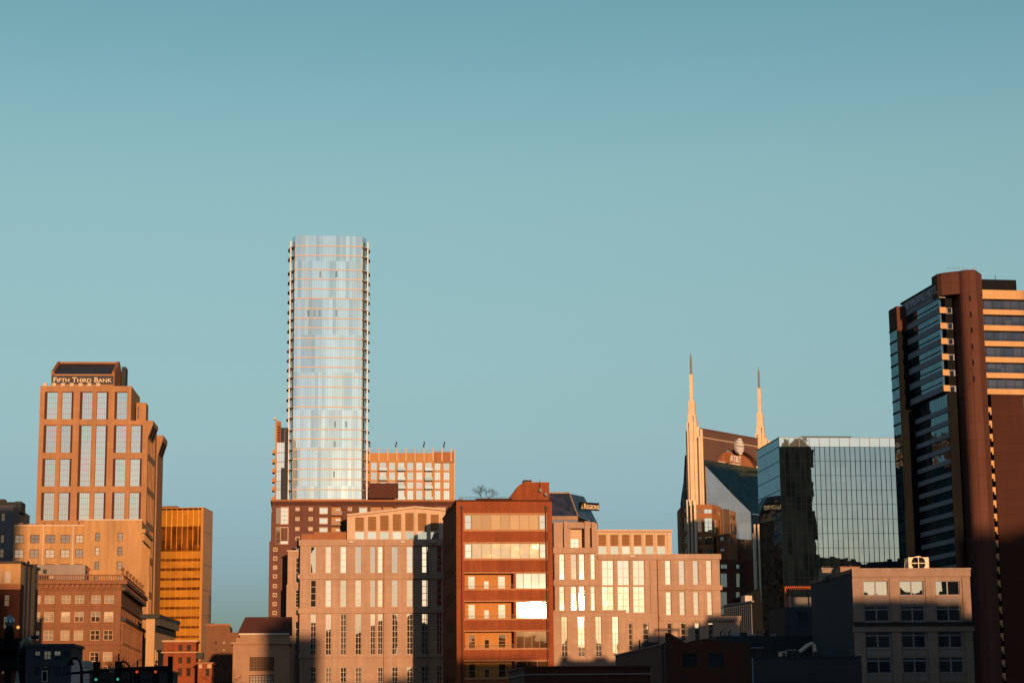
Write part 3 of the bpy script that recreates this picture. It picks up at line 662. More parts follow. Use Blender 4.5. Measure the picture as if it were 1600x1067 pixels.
# ------------------------------------------------------------------ tall glass tower and the blocks at its foot
def glass_tower():
    root, P = bld('glass_tower', 'slender pale glass skyscraper, the tallest building of the skyline', 'skyscraper', 458, 600, 720, 6)
    al, ar = P.a(460, 500), P.a(565.5, 500)
    top = P.b(512, 369); D_ = 26
    xl, xr = P.a(455.2, 500), P.a(572.5, 500)
    fy = [385, 400, 422, 437, 452, 467, 483, 498, 513, 529, 544, 559, 574, 589, 605, 621, 636, 652, 671, 686, 702, 717, 733, 749, 765, 780, 796]
    Z = [top] + [P.b(512, y) for y in fy]
    bow = [(al + (ar - al) * i / 14, -.5 * (1 - (i / 7 - 1) ** 2)) for i in range(15)]      # the front swells out slightly
    foot = lambda e, z, lo=0: [P.pt(a, z, d - e) for a, d in bow] + [ P.pt(xr + e, z, 4.5), P.pt(xr + e, z, D_ - 4), P.pt(ar, z, D_ + e), P.pt(al, z, D_ + e), P.pt(xl - e, z, D_ - 4), P.pt(xl - e, z, 4.5)]
    for i in range(len(Z) - 1):
        g = MB(); z1, z0 = Z[i], Z[i + 1]
        fa, fb = foot(0, z0 + .2), foot(0, z1 - .2 if i else z1)
        for k in range(len(fa)): j = (k + 1) % len(fa); g.quad(fa[k], fa[j], fb[j], fb[k])
        g.build('glass_storey', M['tower_glass'], root)
        s = MB(); s.prism(foot(.16, z0 - .2), foot(.16, z0 + .2)); s.build('slab_edge', M['slab_edge'], root)
    f = MB(); f.prism(foot(0, -.5), foot(0, Z[-1] - .21)); f.build('lower_floors', M['tower_glass'], root)
    r = MB(); r.prism(foot(-.1, top - .4), foot(-.1, top - .1)); r.build('roof', M['roofing'], root)
    ww = ar - al
    for k in range(0, 29):
        v = MB(); a = al + ww * k / 28; d = -.5 * (1 - (k / 14 - 1) ** 2); v.box(P, a - .04, a + .04, Z[-1], top, d - .07, d + .02); v.build('mullion', M['tower_mullion'], root)
    for a, d in ((xl - .5, 3.4), (xr + .5, 3.4)):
        box(root, 'corner_column', M['white_steel'], P, a - .27, a + .27, 0, Z[1] + 2.5, d - .5, d + .5)
    c = MB()
    for z in Z[1:]:
        for sgn, a, e in ((-1, xl, al), (1, xr, ar)):
            pts = [P.pt(e, z, -.25), P.pt(a + sgn * .6, z, 2.5), P.pt(a + sgn * 1.5, z, 6), P.pt(a + sgn * 1.6, z, 10), P.pt(a + sgn * .1, z, 14)]
            c.prism([p - Vector((0, 0, .07)) for p in pts], [p + Vector((0, 0, .07)) for p in pts], 1)
    c.build('balcony', [M['clear_glass'], M['white_steel']], root)
    rr = random.Random(3)
    for (x, y) in ((500.5, 429), (525.5, 429), (482, 489.5), (491, 489.5), (499.5, 489.5), (525.5, 489.5), (523.5, 663), (541, 663), (523, 694), (522, 741)):
        h = P.r(x - 1.5, y - 4.6, x + 1.5, y + 4.6); d = -.5 * (1 - (2 * (h[0] - al) / ww - 1) ** 2); box(root, 'open_vent', M['vent_glass'], P, *h, d - .12, d + .1)
    for x, h in ((465, 1.2), (546, 1.6), (563, 1.0)):
        rbox(root, 'rooftop_mast', M['dark_iron'], P, (x - .5, 369 - h, x + .5, 369.2), 2, 3)

    # slim annex on its left
    root, P = bld('slim_annex_tower', 'slim half-hidden glass tower with orange balconies left of the tall glass skyscraper', 'apartment tower', 429, 720, 700, 6)
    a0, a1, ae = P.a(429.5, 740), P.a(446, 740), P.a(449.5, 740)
    zt = P.b(437, 668); zc = P.b(437, 691)
    ys = [691, 707.5, 722, 737, 752, 765.5, 781, 796]
    zs = [P.b(437, y) for y in ys]
    for i in range(7):
        g = MB(); g.box(P, a0 + .6, a1, zs[i + 1] + .25, zs[i], .1, 12); o = g.build('glass_storey', M['clear_glass'], root)
        f = MB()
        for k in range(1, 4): f.box(P, a0 + .6 + k * (a1 - a0 - .6) / 4 - .06, a0 + .6 + k * (a1 - a0 - .6) / 4 + .06, zs[i + 1] + .25, zs[i], 0, .1)
        f.box(P, a0 + .6, a1, zs[i + 1], zs[i + 1] + .25, -.05, 12); f.build('slab_edge', M['hotel_grey'], o)
        if i > 0:
            b = MB(); b.box(P, a0 - .95, a0 + .02, zs[i] - .2, zs[i], -.2, 5); b.box(P, a0 - .95, a0 - .87, zs[i], zs[i] + 1.2, -.2, 5); b.box(P, a0 - .87, a0 - .003, zs[i], zs[i] + 1.15, -.2, -.1); b.build('balcony', M['apricot_stucco'], root)
    g = MB(); g.box(P, a0 + .6, a1, 0, zs[-1], .1, 12); g.build('lower_floors', M['clear_glass'], root)
    box(root, 'edge_fin', M['apricot_stucco'], P, a0, a0 + .55, 0, P.b(430, 655), -.4, 9)
    rbox(root, 'fin_cap', M['spire_stone'], P, (428.2, 652, 431, 655), -.3, 2)
    box(root, 'louvred_crown', M['terracotta'], P, a0 + .58, a0 + 1.9, zc, P.b(430, 658), -.2, 9)
    lv = MB()
    for k in range(6):
        zz = zc + k * 1.0; lv.box(P, a0 + .75, a0 + 1.75, zz + .15, zz + .8, -.26, -.203)
    lv.build('louvre', M['maroon_panel'], root)
    box(root, 'mechanical_screen', M['navy_panel'], P, a0 + 1.93, ae, zc, zt, 0, 9)
    for k in (0, 1): box(root, 'screen_post', M['hotel_grey'], P, a0 + 3.3 + k * 2.6, a0 + 3.42 + k * 2.6, zc, zt - .1, -.1, -.003)
    box(root, 'service_shaft', M['navy_panel'], P, a1 - .4, ae, 0, zc - .01, -.5, 9)
    box(root, 'service_shaft', M['navy_panel'], P, P.a(439, 760), a1 - .42, 0, P.b(442, 731), -.6, .09)

    # apricot residential block on the right
    root, P = bld('apricot_apartment_block', 'apricot apartment block with pale roof fins right of the tall glass skyscraper', 'apartment block', 573, 740, 740, 6)
    zt = P.b(640, 707.5); aR = P.a(709, 740)
    cols = [(579.5, 589.3), (593.2, 603.5), (607.8, 617.8), (621.8, 632), (636.2, 646.2), (650.2, 660.3), (664.5, 674.8), (679, 688.5), (693, 702.5)]
    rows = [(722, 734.6), (737, 750), (752.4, 763.3), (765.5, 780.5), (783, 797)]
    hs = windows(root, P, cols, 740, rows, 640, 3, 1, M['clear_glass'], M['peach_light'], dep=.3, fw=.16, mw=.12)
    shell(root, P, P.a(560, 740), aR, zt, 20, M['apricot_stucco'], hs, .3)
    for i in (1, 3, 6):
        a0, a1 = P.a(cols[i][0], 740) - .3, P.a(cols[i][1], 740) + .3
        for y in (736, 751, 764.4, 781.5):
            z = P.b(640, y); b = MB(); b.box(P, a0, a1, z - .15, z + .1, -1.5, -.003); b.build('balcony', M['maroon_panel'], root)
            q = MB(); q.box(P, a0 + .05, a1 - .05, z + .1, z + 1.15, -1.5, -1.44); q.build('balcony_glass', M['spandrel_glass'], root)
    for k in range(10):
        a = P.a(577.3 + 14.15 * k, 710); f = MB(); f.box(P, a - .2, a + .25, zt - 3.2, zt + 1.85, -.5, -.003); f.build('roof_fin', M['peach_light'], root)
    rl = MB(); rl.box(P, P.a(574, 706), aR - 3, zt + .95, zt + 1.05, -.3, -.2)
    for k in range(30): rl.box(P, P.a(575 + 4 * k, 706), P.a(575 + 4 * k, 706) + .08, zt + .02, zt + .95, -.3, -.22)
    rl.build('railing', M['hotel_grey'], root)
    rbox(root, 'parapet_block', M['terracotta'], P, (679, 706, 709.5, 723), -.35, -.004)
    box(root, 'corner_pier', M['peach_light'], P, aR + .003, aR + .4, 0, zt + 1.2, -.3, 3)
    for x in (577.5, 619, 662.5, 694): 
        h = P.b(x, 689.5); a = P.a(x, 700)
        q = MB(); q.tube([P.pt(a, zt + 1.8, -.2), P.pt(a, h, -.2)], .11); q.box(P, a - .4, a - .1, zt + 2.2, zt + 3.2, -.5, -.1); q.box(P, a + .1, a + .32, zt + 3.2, zt + 4.2, -.5, -.1); q.build('antenna', M['dark_iron'], root)
    bb = P.back(-14)
    rbox(root, 'brown_screen_wall', M['maroon_panel'], P, (574.5, 759, 620.5, 782), -9.5, -8)

    # maroon podium block
    root, P = bld('maroon_podium_block', 'wide maroon panelled block below the glass skyscraper with small square windows', 'apartment block', 421, 870, 497, 6)
    zt = P.b(520, 783.5); aR = P.a(712, 800); D_ = 26
    a0 = P.a(425, 800); zl = P.b(424, 845)
    g, f = M['office_glass'], M['peach_light']
    sm = dict(dep=.2, fw=.2, thick=.22)
    hs = windows(root, P, [(438, 451)], 806, [(792, 819), (823, 850)], 445, 2, 4, M['clear_glass'], f, **sm)
    hs += windows(root, P, [(461.5, 468.3), (482, 489)], 800, [(792.3, 798), (807.5, 813.5), (823, 829)], 475, 2, 1, g, f, **sm)
    hs += windows(root, P, [(499, 512.3)], 800, [(792.3, 803), (808.5, 818.5), (823.5, 832)], 505, 2, 1, M['clear_glass'], f, **sm)
    hs += windows(root, P, [(543.5, 550)], 800, [(792.3, 798), (807.5, 813.5)], 546, 2, 1, g, f, **sm)
    hs += windows(root, P, [(561, 574), (621, 635), (680, 696)], 800, [(792.3, 805)], 600, 3, 1, M['clear_glass'], f, **sm)
    bal = [(518, 534.5, [(790.5, 804.5), (806, 820), (822, 836)]), (579, 597, [(790.5, 801)]), (599, 616, [(790.5, 801)]), (660, 677, [(790.5, 801)])]
    for x0, x1, rw in bal:
        for y0, y1 in rw:
            h = (*P.r(x0, y0, x1, y1), 1.5); hs.append(h)
            b = MB(); b.box(P, h[0] + .01, h[1] - .01, h[2] + .01, h[3] - .01, 1.45, 1.6); o = b.build('balcony_recess', M['apricot_stucco'], root)
            window(o, P, (h[0] + 1, h[1] - .4, h[2] + .1, h[3] - .5), 2, 1, M['peach_glass'], f, dep=1.4)
            q = MB(); q.box(P, h[0], h[1], h[2] + .02, h[2] + 1.1, -.05, .0); q.build('balcony_rail', M['gold_dark'], o)
    ha = windows(root, P, [(426.5, 433)], 900, [(y, y + 6.2) for y in (855, 869, 883, 897, 912, 926, 940, 954)], 430, 2, 1, g, f, **sm)
    ha += windows(root, P, [(461.5, 468.3)], 845, [(838, 844), (855, 861)], 465, 2, 1, g, f, **sm)
    m = MB(); m.wall(P, a0, aR, zl, zt, [h for h in hs if h[2] > zl], .2); m.wall(P, P.a(420.5, 870), aR, -.5, zl, [h for h in hs if h[2] <= zl] + ha, .2)
    m.wall(P.left(a0, D_), 0, D_, zl, zt); m.wall(P.left(P.a(420.5, 870), D_), 0, D_, -.5, zl); m.wall(P.right(aR), 0, D_, -.5, zt); m.wall(P.back(D_), P.a(420.5, 870), aR, -.5, zt)
    m.quad(P.pt(P.a(420.5, 870), zl, 0), P.pt(a0, zl, 0), P.pt(a0, zl, D_), P.pt(P.a(420.5, 870), zl, D_)); m.build('wall', M['maroon_brick'], root)
    box(root, 'roof', M['roofing'], P, a0 + .2, aR - .2, zt - .6, zt - .3, .2, D_)
    box(root, 'cornice', M['terracotta'], P, a0 - .4, aR + .3, zt, zt + .45, -.5, D_); box(root, 'parapet_band', M['maroon_panel'], P, a0 - .05, aR, P.b(520, 789), zt - .01, -.2, -.003)
    box(root, 'downpipe', M['dark_iron'], P, P.a(535.5, 800), P.a(536, 800), P.b(536, 838), zt - 1.8, -.2, -.004)
    LS = P.left(a0, D_); window(root, P, (a0 + 1.0, a0 + 2.2, P.b(430, 818), P.b(430, 793)), 1, 3, M['office_glass'], M['gold_dark'], dep=-.05, thick=.05); window(root, P, (a0 + 1.0, a0 + 2.2, P.b(430, 850), P.b(430, 823)), 1, 3, M['office_glass'], M['gold_dark'], dep=-.05, thick=.05)
glass_tower()

# ------------------------------------------------------------------ peach public building behind the brick one
def peach_building():
    root, P = bld('peach_civic_building', 'broad peach building with tall slit windows and gabled attics behind the brick building', 'public building', 469, 843, 482, 5.3)
    F_, G = M['pale_frame'], M['peach_glass']
    a0, am, aR = P.a(469, 870), P.a(790, 900), P.a(1124.5, 890)
    zt = P.b(580, 843.5); ztr = P.b(1030, 866); D_ = 14
    cols = [(485, 494), (508.6, 517.7), (531.8, 541.3), (555, 564.8), (578.6, 586.6), (590.2, 598.2), (612.3, 621.8), (635.5, 645.3), (659, 669), (682.6, 690.6)]
    lo = [(y0, y1) for y0, y1 in ((1041.5, 1072),)]
    kw = dict(dep=.5, fw=.13, mw=.11)
    hs = windows(root, P, cols, 875, [(853.2, 894.8)], 580, 1, 4, G, F_, **kw)
    hs += windows(root, P, cols, 926, [(905.5, 947.6)], 580, 1, 4, G, F_, **kw)
    hs += windows(root, P, cols, 990, [(958.3, 1022.3)], 580, 2, 7, G, F_, **kw)
    hs += windows(root, P, [c for i, c in enumerate(cols) if i not in (4,)], 1055, lo, 580, 2, 4, G, F_, **kw)
    # right part
    big = [(941, 959.3), (965.2, 983.8), (989.4, 1007.8)]
    hr = windows(root, P, big, 915, [(874.8, 914)], 975, 2, 3, G, F_, **kw)
    hr += windows(root, P, big, 935, [(915.5, 957)], 975, 2, 4, G, F_, **kw)
    rc = [(1039.2, 1048.3), (1060.8, 1070), (1082.7, 1091.3), (1103.6, 1112.2)]
    hr += windows(root, P, rc, 893, [(875, 913)], 1075, 1, 3, G, F_, **kw)
    hr += windows(root, P, [(1040.4, 1049), (1061.8, 1070.5), (1083.6, 1092), (1105, 1113)], 942, [(924, 960.5)], 1075, 1, 4, G, F_, **kw)
    hr += windows(root, P, [(1042.6, 1050.5), (1064, 1072), (1085.6, 1093.3), (1107, 1115)], 985, [(972.5, 1001), (1008, 1030)], 1075, 1, 3, G, F_, **kw)
    hr += windows(root, P, [(982.5, 988.6), (1004.8, 1014)], 1000, [(973, 1016), (1025, 1055)], 1000, 1, 5, G, F_, **kw)
    m = MB(); m.wall(P, a0, am, -.5, zt, hs, .5); m.wall(P, am, aR, -.5, ztr, hr, .5)
    m.wall(P.left(a0, D_), 0, D_, -.5, zt); m.wall(P.right(aR), 0, D_, -.5, ztr); m.wall(P.right(am), 0, D_, ztr, zt); m.wall(P.back(D_), a0, am, -.5, zt); m.wall(P.back(D_), am, aR, -.5, ztr)
    m.build('wall', M['peach'], root)
    r = MB(); r.quad(P.pt(a0, zt - .3, 0), P.pt(am, zt - .3, 0), P.pt(am, zt - .3, D_), P.pt(a0, zt - .3, D_)); r.quad(P.pt(am, ztr - .3, 0), P.pt(aR, ztr - .3, 0), P.pt(aR, ztr - .3, D_), P.pt(am, ztr - .3, D_)); r.build('roof', M['roofing'], root)
    def band(x0, x1, y0, y1, xr, proud):
        b = MB(); b.box(P, x0, x1, P.b(xr, y1), P.b(xr, y0), -proud, -.003); b.build('wall_band', M['peach'], root)
    xl = a0 - .35; xm = P.a(693, 870)
    for y0, y1, pr in ((842.8, 852.2, .5), (896.6, 904.2, .45), (949.5, 957.5, .4), (1024, 1027, .3)): band(xl, xm, y0, y1, 580, pr)
    band(P.a(934, 870), aR + .35, 865.5, 874, 1030, .5); band(P.a(1028, 917), aR + .45, 914.5, 921.5, 1075, .45); band(P.a(1031, 965), P.a(1031, 965) + 20, 962.5, 969.5, 1075, .4)
    j = MB()
    for x in (600, 667): j.box(P, P.a(x, 950) - .05, P.a(x, 950) + .05, 0, zt - .5, -.56, -.004)
    j.box(P, P.a(1028.5, 950) - .06, P.a(1028.5, 950) + .06, 0, ztr - .3, -.56, -.004); j.build('expansion_joint', M['terracotta'], root)
    for x0, x1 in ((1015.8, 1017.2),): box(root, 'pier', M['peach'], P, P.a(1016, 915), P.a(1026, 915), P.b(1020, 957), P.b(1020, 875), -.3, -.003)
    # left lower wing
    W = P.back(3.5); wl, wz = W.a(449, 930), W.b(460, 861.5)
    wh = windows(root, W, [(461.5, 467.5)], 930, [(871, 910), (921, 948), (970, 1031)], 463, 1, 5, G, F_, **kw)
    m = MB(); m.wall(W, wl, a0 - .003, -.5, wz, wh, .5); m.wall(W.left(wl, 10), 0, 10, -.5, wz); m.quad(W.pt(wl, wz - .3, 0), W.pt(a0, wz - .3, 0), W.pt(a0, wz - .3, 10), W.pt(wl, wz - .3, 10)); m.build('wing', M['peach'], root)
    box(root, 'coping', M['peach_light'], W, wl - .2, a0 - .01, wz, wz + .35, -.25, 10)
    box(root, 'wing_pier', M['peach'], W, W.a(447.5, 950), W.a(459, 950), -.5, W.b(455, 913), -.9, -.003); box(root, 'wing_pier', M['peach'], W, W.a(446.5, 990), W.a(459.5, 990), -.5, W.b(455, 966), -1.6, -.91)
    # far right low wing
    rz = P.b(1140, 964); rr = P.a(1157, 980)
    m = MB(); m.wall(P, aR + .003, rr, -.5, rz, (), .4, .4); m.wall(P.right(rr), .4, 20, -.5, rz); m.quad(P.pt(aR, rz - .2, .4), P.pt(rr, rz - .2, .4), P.pt(rr, rz - .2, 20), P.pt(aR, rz - .2, 20)); m.build('wing', M['peach'], root)
    box(root, 'coping', M['peach'], P, P.a(1128, 965), rr + .3, rz, rz + .3, .1, 20); box(root, 'coping', M['peach'], P, P.a(1030, 965), P.a(1128, 965), P.b(1075, 963), P.b(1075, 961.8), -.45, -.003)
    # attics: gabled on the left, level on the right
    def attic(A, x0, x1, prof, louv, lrow, prow, pil, xr):
        zb = A.b(xr, 855)
        pts = [A.ab(x, y) for x, y in prof]
        w = MB(); w.poly(A, [(pts[0][0], zb - 2), ] + pts + [(pts[-1][0], zb - 2)], 0, 9); o = w.build('attic', M['peach_light'], root)
        for (u0, u1), (l0, l1) in zip(louv, lrow):
            l = MB(); l.box(A, *A.r(u0, l0, u1, l1), -.06, -.003); l.build('louvre', M['bronze_louver'], o)
            l = MB(); l.box(A, *A.r(u0, prow[0], u1, prow[1]), -.07, -.003); l.build('attic_panel', M['spandrel_glass'], o)
        for x in pil: box(o, 'pilaster', M['peach_light'], A, A.a(x, 830) - .28, A.a(x, 830) + .28, zb - 1, A.b(xr, max(y for _, y in prof)) - .2, -.22, -.004)
        e = MB()
        for p, q in zip(pts, pts[1:]):
            e.prism([A.pt(p[0] - .05, p[1] + .02, -.9), A.pt(q[0] + .05, q[1] + .02, -.9), A.pt(q[0] + .05, q[1] + .5, -.9), A.pt(p[0] - .05, p[1] + .5, -.9)], [A.pt(p[0] - .05, p[1] + .02, 9.5), A.pt(q[0] + .05, q[1] + .02, 9.5), A.pt(q[0] + .05, q[1] + .5, 9.5), A.pt(p[0] - .05, p[1] + .5, 9.5)])
        e.build('eave', M['peach_light'], o)
    A = P.back(4)
    lv = [(555, 568.5), (575, 587.7), (594, 607.2), (613.7, 626.7), (633.3, 646.4), (653, 666.4), (673, 685.5)]
    attic(A, 542, 694, [(542.5, 806.5), (595, 801), (648, 794), (672, 795.8), (695, 798.2)], lv, [(808, 829.5), (807, 829), (805, 829), (803, 829), (801, 829), (801.5, 829), (803.5, 829)], (831, 842), [561 - 14, 571.8, 591, 610.5, 630, 650, 670, 690], 620)
    for x in (548.5, 629, 676): rbox(root, 'roof_light', M['panel_white'], P, (x - 3.4, 845.2, x + 3.4, 848), -1.1, -.5)
    B = P.back(3)
    lv = [(935, 947), (953.6, 965.7), (971.8, 983.6), (990.4, 1002), (1008.7, 1020.3), (1027, 1038.8)]
    attic(B, 930, 1050, [(925, 830.6), (1049.5, 830.8)], lv, [(835, 852.5)] * 6, (853.5, 866), [950, 968.4, 987, 1005.8, 1024.5, 1044], 990)
    rbox(root, 'roof_light', M['panel_white'], P, (983, 867.5, 991, 870.5), -1.0, -.5)
    dk = P.back(6); box(root, 'stair_enclosure', M['terracotta'], dk, *dk.r(471, 834, 490, 846), 0, 4); box(root, 'stair_enclosure', M['terracotta'], dk, *dk.r(490.2, 831, 541, 846), -.5, 5)
    # entrance tower between the brick building and the right part
    E = P.back(-2.0)
    e0, e1 = E.a(866.5, 900), E.a(931, 900); ez = E.b(900, 815.5)
    xs = [(874, 882.2), (892, 901.2), (904.8, 913.4), (923, 930)]
    hE = windows(root, E, xs, 885, [(865, 905)], 900, 1, 4, G, F_, **kw) + windows(root, E, xs, 935, [(915.4, 953.5)], 900, 1, 4, G, F_, **kw)
    hE.append((*E.r(891.5, 825.5, 913.5, 855.5), 2.0)); hE.append((*E.r(877.4, 824.5, 881.8, 855), 1.2)); hE.append((*E.r(921.3, 824.5, 924, 855), 1.2))
    m = MB(); m.wall(E, e0, e1, E.b(900, 956), ez, hE, .5); m.wall(E.left(e0, 14), 0, 14, 0, ez); m.wall(E.right(e1), 0, 14, E.b(900, 956), ez); m.quad(E.pt(e0, ez - .4, 0), E.pt(e1, ez - .4, 0), E.pt(e1, ez - .4, 14), E.pt(e0, ez - .4, 14)); m.build('entrance_tower', M['peach'], root)
    for rr_, mt, d in (((891.5, 825.5, 913.5, 855.5), 'peach_light', 2.0), ((877.4, 824.5, 881.8, 855), 'terracotta', 1.2), ((921.3, 824.5, 924, 855), 'terracotta', 1.2)):
        h = E.r(*rr_); box(root, 'niche_wall', M[mt], E, h[0] - .1, h[1] + .1, h[2] - .1, h[3] + .1, d, d + .2)
    h = E.r(892, 840, 906, 855); window(root, E, h, 2, 2, M['clear_glass'], M['peach_light'], dep=1.8)
    for x0, x1, y0, pr in ((865, 879, 817, .6), (880.5, 886.5, 814.8, .9), (912.8, 921.2, 814.6, .9), (924.2, 933, 817.5, .6)): box(root, 'tower_pier', M['peach'], E, E.a(x0, 835), E.a(x1, 835), E.b(900, 856), E.b(900, y0), -pr, -.004)
    box(root, 'lintel', M['peach'], E, E.a(887, 835), E.a(912.5, 835), E.b(900, 825), E.b(900, 818), -.5, -.004)
    for y0, y1, pr in ((855.6, 864.4, .7), (906, 914.8, .55)): box(root, 'wall_band', M['peach'], E, e0 - .3, e1 + .6, E.b(900, y1), E.b(900, y0), -pr, -.004)
    H = P.back(-3.4); h0, h1 = H.a(864, 1000), H.a(978, 965); hz = H.b(915, 955.5)
    hh = windows(root, H, [(877.5, 887), (903, 914.2), (930.8, 940.5), (957, 967)], 995, [(962.5, 1025.5)], 920, 2, 7, G, F_, **kw)
    m = MB(); m.wall(H, h0, h1, -.5, hz, hh, .5); m.wall(H.right(h1), 0, 3.4, -.5, hz); m.wall(H.left(h0, 3.4), 0, 3.4, -.5, hz); m.quad(H.pt(h0, hz, 0), H.pt(h1, hz, 0), H.pt(h1, hz, 3.4), H.pt(h0, hz, 3.4)); m.build('entrance_block', M['peach'], root)
    box(root, 'coping', M['peach'], H, h0, h1 + .1, hz + .003, hz + .4, -.3, 1.2)
peach_building()

# ------------------------------------------------------------------ red brick building with balconies (centre)
def brick_building():
    root, P = bld('brick_balcony_building', 'tall red brick building with ribbon windows and recessed balconies, nearest in the centre', 'brick building', 713, 800, 430, 6)
    aR = P.a(862.5, 820); zt = P.b(785, 783); D_ = 42
    rb = [(803.5, 827.5), (848.5, 872.5)]
    bl = [(895.3, 919.3), (939.5, 966), (986, 1012.5), (1032.5, 1058.5)]
    holes = []; T = M['brick_trim']
    x0, x1 = P.a(725.8, 835), P.a(853.6, 835)
    for i, (y0, y1) in enumerate(rb):
        h = (x0, x1, P.b(790, y1), P.b(790, y0), .25); holes.append(h); w = (x1 - x0)
        e = w * .088
        fr = MB(); fr.box(P, h[0] - .25, h[1] + .25, h[3] - .02, h[3] + .3, -.14, .2); fr.box(P, h[0] - .25, h[1] + .25, h[2] - .35, h[2] + .02, -.16, .2); fr.box(P, h[0] - .25, h[0] - .002, h[2] + .021, h[3] - .021, -.13, .2); fr.box(P, h[1] + .002, h[1] + .25, h[2] + .021, h[3] - .021, -.13, .2)
        o = fr.build('window_surround', T, root)
        window(root, P, (h[0] + .02, h[0] + e, h[2] + .03, h[3] - .03), 1, 2, M['peach_glass'], M['gold_dark'], dep=.2, fw=.16)
        window(root, P, (h[1] - e, h[1] - .02, h[2] + .03, h[3] - .03), 1, 2, M['peach_glass'], M['gold_dark'], dep=.2, fw=.16)
        for k in range(7):
            q0 = h[0] + e + .05 + (w - 2 * e - .1) * k / 7; q1 = h[0] + e + .05 + (w - 2 * e - .1) * (k + 1) / 7
            window(root, P, (q0, q1, h[2] + .03, h[3] - .03), 1, 1, M['brick_glass' if i == 0 else 'brick_glass_wavy'], M['gold_dark'], dep=.18, fw=.055)
    xs = P.a(802.5, 930); xw = P.a(806, 930)
    for i, (y0, y1) in enumerate(bl):
        b0, b1 = P.b(790, y1), P.b(790, y0)
        h = (x0, xs, b0, b1, 2.6); holes.append(h); hw = (xw, x1, b0, b1, .25); holes.append(hw)
        rb_ = MB(); hw_in = [(x0 + a, x0 + b, b0 + c * (b1 - b0), b0 + d * (b1 - b0)) for a, b, c, d in ((.9, 2.45, .02, .88), (4.35, 5.5, .02, .56), (7.4, 9.05, .05, .88))]
        rb_.wall(P, x0 - .05, xs + .05, b0 - .05, b1 + .05, hw_in, .12, 2.55); o = rb_.build('balcony_wall', M['balcony_wall'], root)
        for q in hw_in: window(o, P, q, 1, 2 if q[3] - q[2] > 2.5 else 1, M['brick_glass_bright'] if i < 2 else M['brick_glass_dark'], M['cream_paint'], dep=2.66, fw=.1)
        r = MB(); r.box(P, x0 + .01, xs - .01, b0 + .82, b0 + .88, .08, .14)
        n = 40
        for k in range(n + 1): a = x0 + .04 + (xs - x0 - .08) * k / n; r.box(P, a - .014, a + .014, b0, b0 + .82, .09, .12)
        r.build('balcony_rail', M['gold_dark'], root)
        fr = MB(); fr.box(P, x0 - .25, x1 + .25, b1 - .02, b1 + .25, -.12, .1); fr.box(P, x0 - .25, x1 + .25, b0 - .3, b0 + .02, -.14, .1); fr.build('window_surround', T, root)
        n = 4 if i < 3 else 3
        for k in range(n):
            q0 = xw + .03 + (x1 - xw - .06) * k / n; q1 = xw + .03 + (x1 - xw - .06) * (k + 1) / n
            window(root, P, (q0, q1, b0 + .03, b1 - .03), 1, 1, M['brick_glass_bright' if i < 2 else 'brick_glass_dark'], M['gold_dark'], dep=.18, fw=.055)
    m = MB(); m.wall(P, 0, aR, -.5, zt, holes, .25); LS = P.left(0, D_)
    sh = [(D_ - 12 - 6 * k, D_ - 10.4 - 6 * k, 8 + 6 * j, 10.4 + 6 * j) for k in range(4) for j in range(6)]
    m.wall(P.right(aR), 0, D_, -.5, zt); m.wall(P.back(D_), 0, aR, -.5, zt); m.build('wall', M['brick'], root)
    m = MB(); m.wall(LS, 0, D_, -.5, zt, sh, .25); m.build('side_wall', M['brick_dark'], root)  # shade put into the colour: darker brick than on the front
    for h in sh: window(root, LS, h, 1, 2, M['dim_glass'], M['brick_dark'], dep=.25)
    box(root, 'roof', M['roofing'], P, .1, aR - .1, zt - .9, zt - .6, .1, D_ - .1)
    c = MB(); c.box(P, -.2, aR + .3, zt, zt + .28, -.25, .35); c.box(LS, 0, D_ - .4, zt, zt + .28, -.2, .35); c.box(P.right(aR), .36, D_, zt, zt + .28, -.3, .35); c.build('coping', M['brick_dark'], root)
    for a0, a1 in ((0, .75), (aR - 1.0, aR)): box(root, 'corner_pier', M['brick'], P, a0 - .05, a1, 0, zt - 1.2, -.3, -.003)
    for a in (1.1, aR - 1.4):
        d = MB(); d.tube([P.pt(a, 0, -.2), P.pt(a, zt - 1.6, -.2)], .1); d.box(P, a - .25, a + .25, zt - 1.6, zt - 1.1, -.42, -.02); d.build('downpipe', M['dark_iron'], root)
    rl = MB(); rl.box(P, .6, aR * .62, zt + 1.0, zt + 1.06, 1.0, 1.06)
    for k in range(16): rl.box(P, .6 + k * .85, .64 + k * .85, zt - .6, zt + 1.0, 1.0, 1.05)
    rl.box(P, .6, aR * .62, zt + .55, zt + .58, 1.0, 1.05); rl.build('roof_railing', M['dark_iron'], root)
    # rooftop brick machine house with a sloping left side
    Q = P.back(6); pts = [Q.ab(x, y) for x, y in ((796, 779), (801, 772), (812, 757), (818, 754.3), (858, 754), (858.5, 786))]
    pts = [(Q.a(796, 785), zt - .6)] + pts[:-1] + [(Q.a(858.5, 786), zt - .6)]
    w = MB(); w.poly(Q, pts, 0, 9); mh = w.build('machine_house', M['brick'], root)
    box(mh, 'coping', M['brick_trim'], Q, Q.a(818, 755), Q.a(859, 755), Q.b(838, 754), Q.b(838, 753), -.2, 9.1)
    box(mh, 'chimney', M['brick_dark'], Q, *Q.r(819, 749, 831.5, 753.8), 1, 4)
